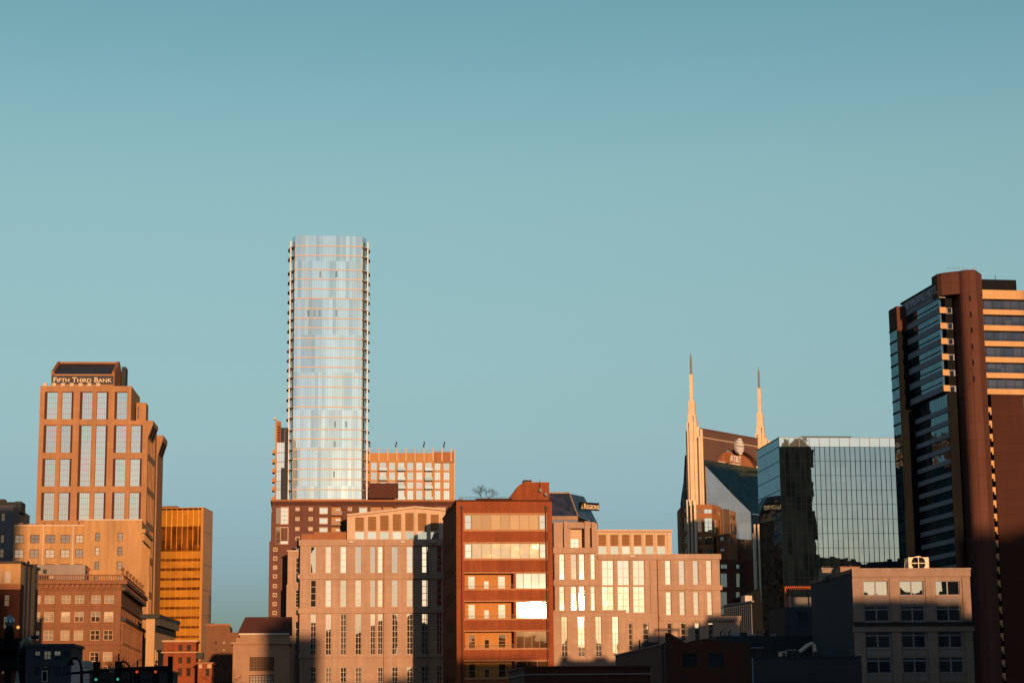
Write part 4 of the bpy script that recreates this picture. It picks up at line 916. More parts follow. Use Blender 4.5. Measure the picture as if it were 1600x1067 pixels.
    for x, y, r_ in ((843.5, 766.5, 3.2), (852, 773, 3.0)):
        c = Q.ab(x, y); d = MB(); p = Q.pt(c[0], c[1], -.6); nn = (S + Vector((.25, .1, .25))).normalized(); u = nn.cross(Vector((0, 0, 1))).normalized(); v = u.cross(nn)
        rr = r_ / F * 436
        rings = [[p + nn * (.45 * (k / 3) ** 2 * rr) + (u * math.cos(t) + v * math.sin(t)) * rr * k / 3 for t in [j * math.pi / 6 for j in range(12)]] for k in (1, 2, 3)]
        for k in range(2):
            for j in range(12): d.quad(rings[k][j], rings[k][(j + 1) % 12], rings[k + 1][(j + 1) % 12], rings[k + 1][j])
        d.add([p] + rings[0], [(0, j + 1, (j + 1) % 12 + 1) for j in range(12)]); d.tube([p, p - nn * .5, p - nn * .6 + Vector((0, 0, -.8))], .05); d.build('satellite_dish', M['concrete'], mh)
    an = MB(); c = Q.ab(843.5, 750); b_ = Q.ab(843.5, 764); an.tube([Q.pt(b_[0], b_[1], -.3), Q.pt(c[0], c[1], -.3)], [.1, .05]); an.build('antenna', M['dark_iron'], mh)
    box(root, 'shadow_box', M['brick'], P, .5, 8, zt - .6, zt + 1.9, D_ - 16, D_ - 2)  # added out of sight behind the parapet for the shadow it casts
    box(root, 'planter', M['brick_dark'], P, *P.r(744, 778.5, 800, 783, 2.5), 2.2, 4.2)
    box(root, 'planter', M['concrete'], P, *P.r(718, 778, 722.5, 784, 1.5), 1.4, 2.4)
    return P, zt
brickP, brickZ = brick_building()

def bare_tree(name, label, base, h, spread, seed, group=None, r0=.085, depth=6):
    rr = random.Random(seed); root = thing(name, label, 'tree', base, 0, group)
    t = MB(); c = MB()
    def grow(p, d, L, r, k):
        q = p + d * L; q2 = p + d * L * .5 + Vector((rr.uniform(-1, 1), rr.uniform(-1, 1), 0)) * L * .04
        (t if k == 0 else c).tube([p, q2, q], [r, r * .85, r * .7], 5 if k < 2 else 3)
        if k >= depth: return
        for i in range(rr.choice((2, 3, 3))):
            e = Vector((rr.gauss(0, 1), rr.gauss(0, 1), rr.gauss(0, .5))).normalized()
            nd = (d + e * spread + Vector((0, 0, .12))).normalized()
            grow(q, nd, L * rr.uniform(.62, .85), r * .62, k + 1)
        if k: 
            nd = (d + Vector((rr.gauss(0, .4), rr.gauss(0, .4), .1))).normalized(); grow(q2, nd, L * .6, r * .5, k + 2 if k + 2 <= depth else depth)
    grow(Vector(base), Vector((rr.uniform(-.05, .05), 0, 1)), h * .30, r0, 0)
    t.build('trunk', M['bark'], root); c.build('crown', M['bark'], root)
p = brickP.pt(brickP.a(752, 778, 3), brickZ - .2, 3.2); bare_tree('bare_tree', 'left and bigger of two bare little trees on the brick building roof', p, 4.6, .95, 5, 'bare trees on the brick roof')
p = brickP.pt(brickP.a(763, 778, 3), brickZ - .2, 3.2); bare_tree('bare_tree', 'right and smaller of two bare little trees on the brick building roof', p, 3.9, .95, 11, 'bare trees on the brick roof')

# ------------------------------------------------------------------ mansard office tower behind (centre right)
def mansard():
    root, P = bld('mansard_office_tower', 'dark glass mansard roof tower with a lettered sign behind the peach building', 'office tower', 862, 800, 700, 6)
    z0, z1 = P.b(890, 806), P.b(890, 769); a0 = P.a(850, 790); am = P.a(903, 806); ab = P.a(892.5, 770); ar = P.a(943, 812)
    at_ = P.a(921, 772); D_ = 22; zr = P.b(940, 812)
    f = MB(); f.add([P.pt(a0, z0, 0), P.pt(am, z0, 0), P.pt(ab, z1, 4), P.pt(a0 + 2, z1, 4)], [(0, 1, 2, 3)])
    f.add([P.pt(am, z0, 0), P.pt(ar, zr, 14), P.pt(at_, z1, 14), P.pt(ab, z1, 4)], [(0, 1, 2, 3)])
    f.add([P.pt(ar, zr, 14), P.pt(ar, zr, 26), P.pt(at_, z1, 22), P.pt(at_, z1, 14)], [(0, 1, 2, 3)])
    f.add([P.pt(a0 + 2, z1, 4), P.pt(ab, z1, 4), P.pt(at_, z1, 14), P.pt(at_, z1, 22), P.pt(a0 + 2, z1, 22)], [(0, 1, 2, 3, 4)])
    f.build('mansard_roof', M['mansard_glass'], root)
    b = MB(); pts = lambda z: [P.pt(a0, z, .2), P.pt(am, z, .2), P.pt(ar, z, 14.2), P.pt(ar, z, 26), P.pt(a0, z, 26)]
    b.prism(pts(0), pts(zr - .02)); b.add([P.pt(am, zr - .02, .2), P.pt(ar, zr - .02, 14.2), P.pt(am, z0 - .02, .2)], [(0, 1, 2)]); b.build('wall', M['mansard_glass'], root)
    g = MB(); g.box(P, a0, am, zr, z0 - .03, .1, 6); g.build('parapet', M['limestone'], root)
    e = MB(); e.box(P, a0 + 2, ab, z1, z1 + .5, 3.7, 5); e.build('ridge', M['grey_stone'], root)
    e = MB(); e.tube([P.pt(am, z0, -.05), P.pt(ab, z1, 3.95)], .25, 4); e.build('hip', M['grey_stone'], root)
    s = MB()
    for i, x in enumerate((927, 938, 944)): pass
    box(root, 'lower_step', M['grey_stone'], P, ar - 1, P.a(952, 824), 0, P.b(945, 822.5), 14, 24)
    # sign: a board turned along the receding slope
    T = Plane(P.pt(P.a(906, 790), 0, -.3), P.yaw + R(26)); 
    s0, s1, t0, t1 = T.r(905.5, 785, 935.5, 797)
    sb = box(root, 'sign_board', M['black_metal'], T, s0, s1, t0, t1, -.35, .4)
    x = T.r(911.5, 787, 934.8, 795.5); text(sb, 'Regions', T, *x, -.37, M['letter_cream'], caps=True, bold=.02)
    q = T.r(906.5, 787.5, 911, 795); l = MB(); l.poly(T, [(q[0], q[2]), (q[1], q[2]), ((q[0] + q[1]) / 2, q[3])], -.45, -.36); l.build('triangle_mark', M['sign_green'], sb)
mansard()

# ------------------------------------------------------------------ twin-spired tower
def spire_tower():
    Lp = at(1088, 719, 740); zt = at(1081, 552, 740).z; D = 740.0
    while at(1187, 575, D).z < zt: D += .5
    Rp = at(1189.5, 690, D)
    yaw = math.atan2(Rp.y - Lp.y, Rp.x - Lp.x); W = Plane(Lp, yaw); A = Plane(Lp, yaw - R(73)); ln = (Vector((Rp.x, Rp.y, 0)) - W.O).length
    root = thing('twin_spire_tower', 'stepped office tower with two pointed stone spires and a round logo on its crown', 'skyscraper', W.O, yaw)
    bt = W.b(1100, 719.5); top = W.b(1099, 671.5)
    ta, tb = A.ab(1173, 800)
    o_ = A.a(1099.5, 760)
    # mirrored end wall, cut off by the sloping roof
    f = MB(); f.poly(A, [(.3, 0), (ta, 0), (ta, tb), (1.5, bt), (.3, bt)], 0, .4); k = 1.5
    while k < ta: f.box(A, k - .06, k + .06, 60, bt + (tb - bt) * max(0, (k - 1.5)) / (ta - 1.5) - .2, -.1, -.003, 1); k += 2.75
    f.build('end_wall', [M['bat_glass'], M['hotel_grey']], root)
    r = MB(); e = W.ax; q = [W.pt(.4, bt, -1.5), A.pt(ta, tb, 0), A.pt(ta, tb, 0) + e * (ln + 4), W.pt(ln + 4, bt, -1.5)]
    r.prism(q, [p + Vector((0, 0, -.5)) + e * .02 for p in q]); r.build('sloping_roof', M['bat_roof_glass'], root)
    f = MB(); g0 = A.pt(ta, 0, .41); G = Plane(g0, yaw); f.box(G, 0, ln + 4, 0, tb - .6, 0, .5); f.build('side_wall', M['bat_roof_glass'], root)
    x0, z0 = A.ab(1063, 786); x1, z1 = A.ab(1076.5, 690)
    b = MB(); q0 = [A.pt(-.1, 0), A.pt(-.1, z1), A.pt(x1, z1), A.pt(x0, z0), A.pt(x0, 0)]; b.prism(q0, [p + W.ax * 1.2 for p in q0]); b.build('rear_gable', M['bat_roof_glass'], root)
    e1, z2 = -5.2, bt + 2; b = MB(); q0 = [A.pt(e1, 0), A.pt(e1, z2), A.pt(min(x0, e1 - 1), z0), A.pt(min(x0, e1 - 1), 0)]; q0 = [p + W.ax * 1.25 for p in q0]; b.prism(q0, [p + W.ax * ln for p in q0]); b.build('rear_slope', M['bat_roof_glass'], root)
    # crown wall with an arched opening
    c0, c1 = W.a(1122, 722), W.a(1186, 731); ch = W.b(1153, 703) - bt; n = 16
    arc = [(c0 + (c1 - c0) * (1 - math.cos(math.pi * i / n)) / 2, bt + ch * math.sin(math.pi * i / n)) for i in range(n + 1)]
    w = MB(); w.poly(W, [(.4, bt)] + arc + [(ln, bt), (ln, top), (.4, top)], 0, 4); w.build('crown_wall', M['crown_granite'], root)
    box(root, 'crown_coping', M['crown_granite'], W, .4, ln, top, top + .5, -.3, 4.3); box(root, 'crown_band', M['peach_light'], W, .5, ln, W.b(1099, 684), W.b(1099, 684) + .35, -.12, -.003)
    tr = MB(); k0 = W.a(1134, 724)
    for i in range(n // 3, n): tr.poly(W, [(max(arc[i][0], k0), bt), (max(arc[i + 1][0], k0 + .01), bt), (max(arc[i + 1][0], k0 + .01), arc[i + 1][1] - .4), (max(arc[i][0], k0), arc[i][1] - .4)], 2.2, 4.0)
    tr.build('arch_infill', M['terracotta'], root)
    box(root, 'arch_sill', M['peach_light'], W, W.a(1121, 722), W.a(1134, 724), bt - .4, bt + .9, .2, 2); box(root, 'arch_sill', M['panel_white'], W, W.a(1143, 727), W.a(1156, 728), bt + .05, bt + .75, -.3, 1.5)
    t0, t1 = W.a(1141, 720), W.a(1158.5, 720); lz = W.b(1150, 722), W.b(1150, 712)
    box(root, 'sign_block', M['terracotta'], W, t0 - .3, t1 + .3, bt + .76, lz[1] + .3, .3, 2.1)
    text(root, 'AT&T', W, t0 + .2, t1 - .2, lz[0], lz[1], .25, M['logo_white'], bold=.01, thick=.3)
    # round striped logo
    ca, cb = W.ab(1152.2, 697.7); rad = 12.2 / F * 752
    d = MB(); d.poly(W, [(ca + rad * math.cos(t), cb + rad * math.sin(t)) for t in [i * math.pi / 14 for i in range(28)]], -1.1, -.3); lg = d.build('round_logo', M['logo_grey'], root)
    s = MB(); nn = 6
    for j in range(nn):
        y = rad * (.84 - 1.68 * j / (nn - 1)); hw = math.sqrt(max(rad * rad - y * y, 0)) * .97; th = rad * .105 * (1.0 + .35 * math.cos(y / rad * 1.5)); lp = []
        for i in range(9): x = hw * (-1 + i / 4); lp.append((ca + x, cb + y + th * (1 - (i / 4 - 1) ** 2) + rad * .10 * (1 - (x / rad) ** 2) * (1 if y > 0 else -1)))
        for i in range(8, -1, -1): x = hw * (-1 + i / 4); lp.append((ca + x, cb + y - th * (1 - (i / 4 - 1) ** 2) - .02 + rad * .10 * (1 - (x / rad) ** 2) * (1 if y > 0 else -1)))
        s.poly(W, lp, -1.3, -1.11)
    s.build('logo_stripe', M['logo_white'], lg)
    # the two spires
    for base, px, k in ((Lp, 1081.5, 0), (Rp, 1187.3, 1)):
        sc_ = base.y / 740.0; c = at(px, 640, base.y); Q = Plane(c, yaw - R(90) + R(22)); z = lambda y: at(px, y if not k else 575 + (y - 552) * .955, base.y).z
        sp = MB()
        def st(wd, y1, y0, da=0, dd=0): sp.box(Q, da - wd / 2, da + wd / 2, z(y0), z(y1), dd - wd / 2, dd + wd / 2)
        lo = 790 if k == 0 else 760
        st(1.25, 585, 627); st(2.35, 626.5, 650); st(2.9, 648, 662); st(3.7, 660, lo)
        o = sp.build('spire', M['spire_stone'], root)
        fin = MB()
        for da, dd, y1, wd in ((0, -2.0, 661, 1.5), (1.3, -1.75, 650, .8), (2.25, -.9, 668, 1.0), (-1.3, -1.7, 668, .7), (-2.0, 0, 673, 1.2), (3.6, -1.3, 672, .9), (3.1, -2.5, 684, .8)):
            fin.box(Q, da - wd / 2, da + wd / 2, z(lo), z(y1), dd - wd / 2, dd + wd / 2)
        fin.build('spire_fin', M['spire_stone'], o)
        nd = MB(); p = Vector((c.x, c.y, 0)); nd.tube([p + Vector((0, 0, z(585.2))), p + Vector((0, 0, z(557))), p + Vector((0, 0, z(556.5))), p + Vector((0, 0, z(550.5)))], [.48, .36, .2, .06], 8); nd.build('needle', M['spire_steel'], o)
    # terracotta bay tower in front of the left spire
    def bays(pts, ytop, rows, name):
        P3 = [at(x, ytop, d_) for x, d_ in pts]; zt_ = P3[1].z
        allp = [Vector((p.x, p.y, 0)) for p in P3]; wm = MB(); wins = []
        for i in range(len(allp) - 1):
            p, q = allp[i], allp[i + 1]; F_ = Plane(p, math.atan2(q.y - p.y, q.x - p.x)); L_ = (q - p).length
            hs = []
            for (f0, f1, y0, y1, gm) in rows.get(i, ()): hs.append((L_ * f0, L_ * f1, F_.b(pts[i][0], y1), F_.b(pts[i][0], y0), gm))
            wm.wall(F_, 0, L_, 0, zt_, [h[:4] for h in hs], .3); wins.append((F_, hs))
        bk = [Vector((p.x, p.y + 14, 0)) for p in (allp[-1], allp[0])]; loop = allp + bk
        wm.add([v + Vector((0, 0, zt_)) for v in loop], [tuple(range(len(loop)))]); wm.quad(loop[-1], loop[0], loop[0] + Vector((0, 0, zt_)), loop[-1] + Vector((0, 0, zt_)))
        wm.quad(allp[-1], bk[0], bk[0] + Vector((0, 0, zt_)), allp[-1] + Vector((0, 0, zt_)))
        o = wm.build(name, M['terracotta'], root)
        for F_, hs in wins:
            for h in hs: window(o, F_, h[:4], 2 if h[1] - h[0] < 3.5 else 3, 1 if h[3] - h[2] < 3 else 3, M[h[4]], M['terracotta'], dep=.3, fw=.1, mw=.1)
        return zt_
    yy = [(795, 802), (809, 831), (838, 851), (857, 866), (874, 892)]
    d_, l_ = 'dim_glass', 'clear_glass'
    bays([(1062.5, 733), (1088.5, 722), (1112.5, 722), (1126, 731)], 788, {0: [(.14, .36, *y, d_) for y in yy], 1: [(.02, .30, *y, d_) for y in yy] + [(.48, .98, *y, l_) for y in yy], 2: [(.18, .5, *y, d_) for y in yy] + [(.68, .95, *y, d_) for y in yy]}, 'bay_tower')
    bays([(1119, 722), (1136.5, 714), (1151, 722)], 833, {0: [(.25, .8, y0, y1, l_) for y0, y1 in ((838, 846), (852, 862))], 1: [(.15, .5, 838, 846, d_), (.66, .9, 838, 846, d_)]}, 'bay_tower')
    for x, dd in ((1075, 727), (1080.7, 724), (1086.3, 721.5)):
        p = at(x, 800, dd - 1.5); q = Plane(p, yaw - R(60)); f = MB(); f.box(q, -.42, .42, 0, at(x, 781.5, dd).z, -.6, 1.2); f.build('gold_fin', M['spire_stone'], root)
    for x, y1, dd in ((1180.3, 819, 708), (1186.3, 819, 712), (1178, 833, 707)):
        p = at(x, 860, dd); q = Plane(p, yaw - R(60)); f = MB(); f.box(q, -.32, .32, 0, at(x, y1, dd).z, -.5, .8); f.build('gold_fin', M['spire_stone'], root)
    B_ = Plane(at(1124, 880, 712), R(12)); zb = B_.b(1150, 874)
    hs = [(*B_.r(x0, y0, x1, y1), ) for x0, x1 in ((1126, 1137), (1150.5, 1160.5)) for y0, y1 in ((881, 888), (895, 917), (924, 960))]
    m = MB(); m.wall(B_, 0, B_.a(1179, 900), 0, zb, hs, .4); m.quad(B_.pt(0, zb, 0), B_.pt(B_.a(1179, 900), zb, 0), B_.pt(B_.a(1179, 900), zb, 16), B_.pt(0, zb, 16)); m.wall(B_.left(0, 16), 0, 16, 0, zb); o = m.build('podium', M['hotel_brown'], root)
    for h in hs: window(o, B_, h, 1, 1, M['hotel_glass'], M['dark_iron'], dep=.4)
spire_tower()

# ------------------------------------------------------------------ glass cube
def glass_cube():
    root, P = bld('glass_cube_building', 'broad blue-grey mirror glass office block with thin dark mullions right of the spired tower', 'office building', 1218, 720, 560, 6)
    top = P.b(1218, 683.5); aR = P.a(1399, 720); zp = P.b(1300, 698); D_ = 52
    L = P.left(0, D_); l0 = L.a(1184.5, 760)
    f = MB(); f.quad(P.pt(0, 0), P.pt(aR, 0), P.pt(aR, zp - .02), P.pt(0, zp - .02)); f.build('front_glass', M['cube_glass'], root)
    f = MB(); f.quad(L.pt(l0, 0), L.pt(D_, 0), L.pt(D_, top), L.pt(l0, top)); f.build('side_glass', M['cube_glass'], root)
    f = MB(); f.box(P, .02, aR, zp, top, .0, .2); f.build('parapet_glass', M['clear_glass'], root)
    f = MB(); f.box(P, .1, aR - .1, 0, zp - .4, .1, D_ - l0); f.build('core', M['cube_mullion'], root)
    n = 23
    for i in range(n + 1):
        a = aR * i / n; m = MB(); m.box(P, a - .075, a + .075, 0, zp if i else top, -.12, -.004); m.build('mullion', M['cube_mullion'], root)
        if i % 2 == 0:
            m = MB(); m.box(P, a - .07, a + .07, zp, top, -.1, -.004); m.build('parapet_post', M['hotel_grey'], root)
    h = MB(); z = zp
    while z > 5: h.box(P, .1, aR, z - .05, z + .05, -.05, -.004); h.box(L, l0, D_ - .1, z - .10, z + .10, -.03, -.004); z -= 4.1
    h.box(L, l0, D_, top - .15, top + .1, -.1, -.004); h.build('floor_line', M['cube_mullion'], root)
    for i in range(1, 24):
        a = l0 + (D_ - l0) * i / 24; m = MB(); m.box(L, a - .06, a + .06, 0, top, -.02, -.004); m.build('side_mullion', M['cube_mullion'], root)
    box(root, 'coping', M['hotel_grey'], P, 0, aR, top, top + .15, -.1, .3)
    q = P.back(8)
    for x0, y0, x1, y1, mt in ((1253, 681.5, 1330, 684.5, 'slate_stucco'),): box(root, 'rooftop_screen', M[mt], q, *q.r(x0, y0, x1, y1), 0, 3)
    for x in (1338, 1357, 1394): box(root, 'roof_gear', M['terracotta'], P.back(.4), *P.back(.4).r(x - 4, 694.5, x + 4, 698.2), 0, 1)
    box(root, 'roof_parapet_wall', M['limestone'], P, P.a(1325, 690), aR, zp, top - .2, .35, .6)
    return P
cubeP = glass_cube()

# ------------------------------------------------------------------ brown hotel tower at the right edge
def hotel():
    root, P = bld('brown_hotel_tower', 'tall brown hotel tower with pale balcony bands and a rounded stair shaft, right edge', 'hotel', 1468, 480, 640, 9)
    zt = P.b(1500, 423, -8)
    aN, aR = P.a(1490, 500), P.a(1532.5, 480)
    pts = [(aN, 6), (aN, 0), (aN + .5, -3), (aN + 1.2, -5)]
    n = 7; cx, cy, rr = aN + 4.0, -4.2, 3.4
    arc = [(cx + rr * math.cos(t), cy - rr * math.sin(t)) for t in [math.pi * (1.0 - .64 * i / n) for i in range(n + 1)]]
    foot = [(aN + .6, 6)] + arc + [(aR + 0.2, -1.2), (aR + .2, 6)]
    m = MB(); m.prism([P.pt(a, 0, d) for a, d in foot], [P.pt(a, zt, d) for a, d in foot]); sh = m.build('stair_shaft', M['hotel_brown'], root)
    capz = P.b(1500, 460, -4)
    m = MB(); cf = [(-.35, 5), (-.35, .2), (.4, -1.6)] + [(aN - 1.6 + .2 * 0, -3.9)] + [(a - .08, d - .12) for a, d in arc[1:]] + [(aR + .3, -1.3), (aR + .3, 5)]
    m.prism([P.pt(a, capz, d) for a, d in cf], [P.pt(a, zt + .02, d) for a, d in cf]); m.build('shaft_cap', M['hotel_brown'], root)
    cp = MB(); cp.prism([P.pt(a, zt + .03, d) for a, d in cf], [P.pt(a, zt + .5, d) for a, d in cf]); cp.build('coping', M['maroon_panel'], root)
    q0, q1 = arc[-1], (aR + .2, -1.2); pa, pb = P.pt(q0[0], 0, q0[1]), P.pt(q1[0], 0, q1[1]); Fc = Plane(pa, math.atan2(pb.y - pa.y, pb.x - pa.x))
    for x, y in ((1515.5, 466.5), (1516.8, 491.5), (1518, 516), (1519.2, 541.5), (1520.4, 566.5), (1521.6, 591.7)):
        a, b = Fc.ab(x, y); w = MB(); w.box(Fc, a - 1.0, a + 1.0, b - .85, b + .85, -.06, -.004); w.build('shaft_window', M['black_metal'], sh)
    # right-hand wing: six banded storeys above a plain wall
    a0, a1 = aR + .25, P.a(1720, 520)
    cy_ = [(454, 468), (484.5, 492.3), (509, 517.2), (533.5, 541.5), (558.5, 566.7), (583, 591.2), (608, 616.5)]
    rowb = [(P.b(1565, y1), P.b(1565, y0)) for y0, y1 in cy_]
    for b0, b1 in rowb:
        box(root, 'balcony_band', M['hotel_cream'], P, a0, a1, b0, b1, -.6, 1)
    for i in range(6):
        t, b = rowb[i][0], rowb[i + 1][1]
        g = MB(); g.box(P, a0, a1, b, t, 1.0, 1.3)
        for k in range(10): g.box(P, a0 + 1.2 + k * 3.1, a0 + 1.4 + k * 3.1, b + .01, t - .01, .9, .999, 1)
        o = g.build('window_band', [M['hotel_glass_dark'], M['dark_iron']], root)
        r = MB(); r.box(P, a0, a1, b + 1.0, b + 1.08, -.5, -.42)
        for k in range(60): r.box(P, a0 + k * .5, a0 + k * .5 + .04, b, b + 1.0, -.49, -.45)
        r.build('balcony_rail', M['dark_iron'], o)
    lz = rowb[-1][0]; a2 = P.a(1549.5, 640)
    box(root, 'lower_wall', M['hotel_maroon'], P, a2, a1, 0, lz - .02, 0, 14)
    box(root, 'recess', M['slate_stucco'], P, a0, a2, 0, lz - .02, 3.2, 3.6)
    box(root, 'window_slot', M['hotel_glass_dark'], P, P.a(1599.5, 640), P.a(1610, 640), 0, lz - 1, -.06, -.004)
    for k in range(22):
        y = 636 + 20.75 * k; ss = P.b(1545, y + 11.5), P.b(1545, y)
        b = MB(); x0, x1 = a0 + .35, a2 - .05; h = ss[1] - ss[0]
        b.box(P, x0, x1, ss[0] + h * .35, ss[1], .2, 1.2); b.box(P, x0 + (x1 - x0) * .62, x1, ss[0], ss[0] + h * .35 - .01, .2, 1.2); b.build('corner_balcony', M['hotel_cream'], root)
    q = P.back(2); box(root, 'penthouse', M['black_metal'], q, q.a(1534.5, 445), q.a(1588, 445), rowb[0][1] - .2, q.b(1560, 437), 0, 12)
    q2 = P.back(3); x = q2.a(1555.5, 440); an = MB(); an.tube([q2.pt(x, q2.b(1555, 437), 0), q2.pt(x, q2.b(1555, 430), 0)], .1); an.build('antenna', M['dark_iron'], root)
    c = P.pt(aN + 2.5, zt + .5, -4); an = MB(); an.tube([c, c + Vector((0, 0, 1.5))], .07); an.tube([c + Vector((-5.2, 0, 1.3)), c + Vector((1.4, 0, 1.3))], .06); an.tube([c + Vector((2.2, -1, .2)), c + Vector((4.2, -1, 1.6))], .14)
    for k in range(5): an.tube([c + Vector((-4.8 + k * .9, -.6, 1.3)), c + Vector((-4.8 + k * .9, .6, 1.3))], .05)
    an.build('antenna', M['hotel_grey'], root)
    box(root, 'core', M['black_metal'], P, a0 - .2, a1, 0, rowb[0][0], 14.01, 26)
    # left-hand wing seen along its length: overhanging six storeys, then the recessed ones
    D_ = 33.0; L = P.left(0, D_); l0 = L.a(1410, 500)
    ends = [(480.3, 489.8), (505.2, 514.7), (529.8, 539.3), (554.7, 564.2), (579.8, 589.2), (604.8, 614.3)]
    pr = (L.b(1467, 465.5), L.b(1467, 442))
    box(root, 'sign_parapet', M['hotel_grey'], L, l0, D_, pr[0], pr[1], 0, 2.2)
    box(root, 'parapet_coping', M['black_metal'], L, l0 - 1, D_, pr[1] + .003, pr[1] + .7, -.15, 2.3)
    lb = [(L.b(1467, y1), L.b(1467, y0)) for y0, y1 in ends]; prev = pr[0]
    for i, (b0, b1) in enumerate(lb):
        box(root, 'side_band', M['hotel_grey'], L, l0, D_ - .3, b0, b1, 0, 2.2)
        bx = MB(); bx.box(P, .01, 2.1, b0, b1, 0, .29); bx.build('band_end', M['hotel_cream'], root)  # sunlight put into the colour: cream on the grey band's end face
        box(root, 'band_return', M['hotel_grey'], P, 2.2, 4.6, b0, b1, .8, 3)
        g = MB(); g.box(L, l0 + 5.5, D_ - 1.2, b1 + .01, prev - .01, .25, 1); r = g; r.box(L, l0 + 5.5, D_ - 1.0, b1 + 1.05, b1 + 1.3, .05, .2, 1)
        k = l0 + 5.5
        while k < D_ - 1.2: r.box(L, k, k + .09, b1 + .01, prev - .01, .235, .249, 1); k += 1.5
        g.build('side_window_band', [M['hotel_glass'], M['black_metal']], root); prev = b0
    box(root, 'side_core', M['black_metal'], L, l0 + .5, D_ - 1.3, 0, pr[1] - .3, 2.4, 8)
    rc = [692.5, 713, 734, 755, 776, 797, 818, 839, 860, 881, 902, 923]; rc = [629.5, 650.5, 671.3] + rc; L2 = P.left(1.4, D_); l2 = L2.a(1426, 700); e2 = L2.a(1497, 700)
    prev = lb[-1][0] - .4
    for y in rc:
        b1, b0 = L2.b(1495, y), L2.b(1495, y + 7.5)
        box(root, 'side_band', M['hotel_grey'], L2, l2, D_ - .2, b0, b1, 0, 1.6)
        g = MB(); g.box(L2, l2 + 6.5, D_ - 2, b1 + .01, prev - .01, .4, 1); r = g; k = l2 + 6.5
        while k < D_ - 2: r.box(L2, k, k + .09, b1 + .01, prev - .01, .385, .399, 1); k += 1.5
        g.build('side_window_band', [M['hotel_glass'], M['black_metal']], root); prev = b0
    box(root, 'shade_strip', M['black_metal'], P, 1.15, 4.3, 0, lb[-1][0] - .6, -.2, -.02)  # black strip added over the lower band ends to stand for shade
    text(root, 'RENAISSANCE HOTEL', L, L.a(1417, 487), D_ - .6, pr[0] + (pr[1] - pr[0]) * .36, pr[0] + (pr[1] - pr[0]) * .93, -.05, M['letter_pale'], thick=.35)
    # rear stair tower
    K = P.back(31); kl, kr = K.a(1401.5, 500), K.a(1425, 500); kz = K.b(1408, 478.5)
    KL = K.left(kl, 8)
    zc = K.b(1408, 517); m = MB(); m.box(K, kl, kr, zc, kz, 0, 8); m.build('rear_shaft_head', M['hotel_brown'], root); m = MB(); m.box(K, kl + .02, kr, 0, zc - .003, .02, 8); m.build('rear_shaft', M['black_metal'], root)  # the shadow on the lower shaft is put in as black
    g = MB(); z1 = KL.b(1397, 516); 
    g.box(KL, .5, 7.6, 0, z1, -.15, -.004); o = g.build('side_window_band', M['hotel_glass'], root)
    r = MB(); z = z1
    while z > 4: r.box(KL, .4, 7.7, z - .3, z + .3, -.3, -.151); z -= 4.1
    r.build('floor_line', M['black_metal'], o)
hotel()

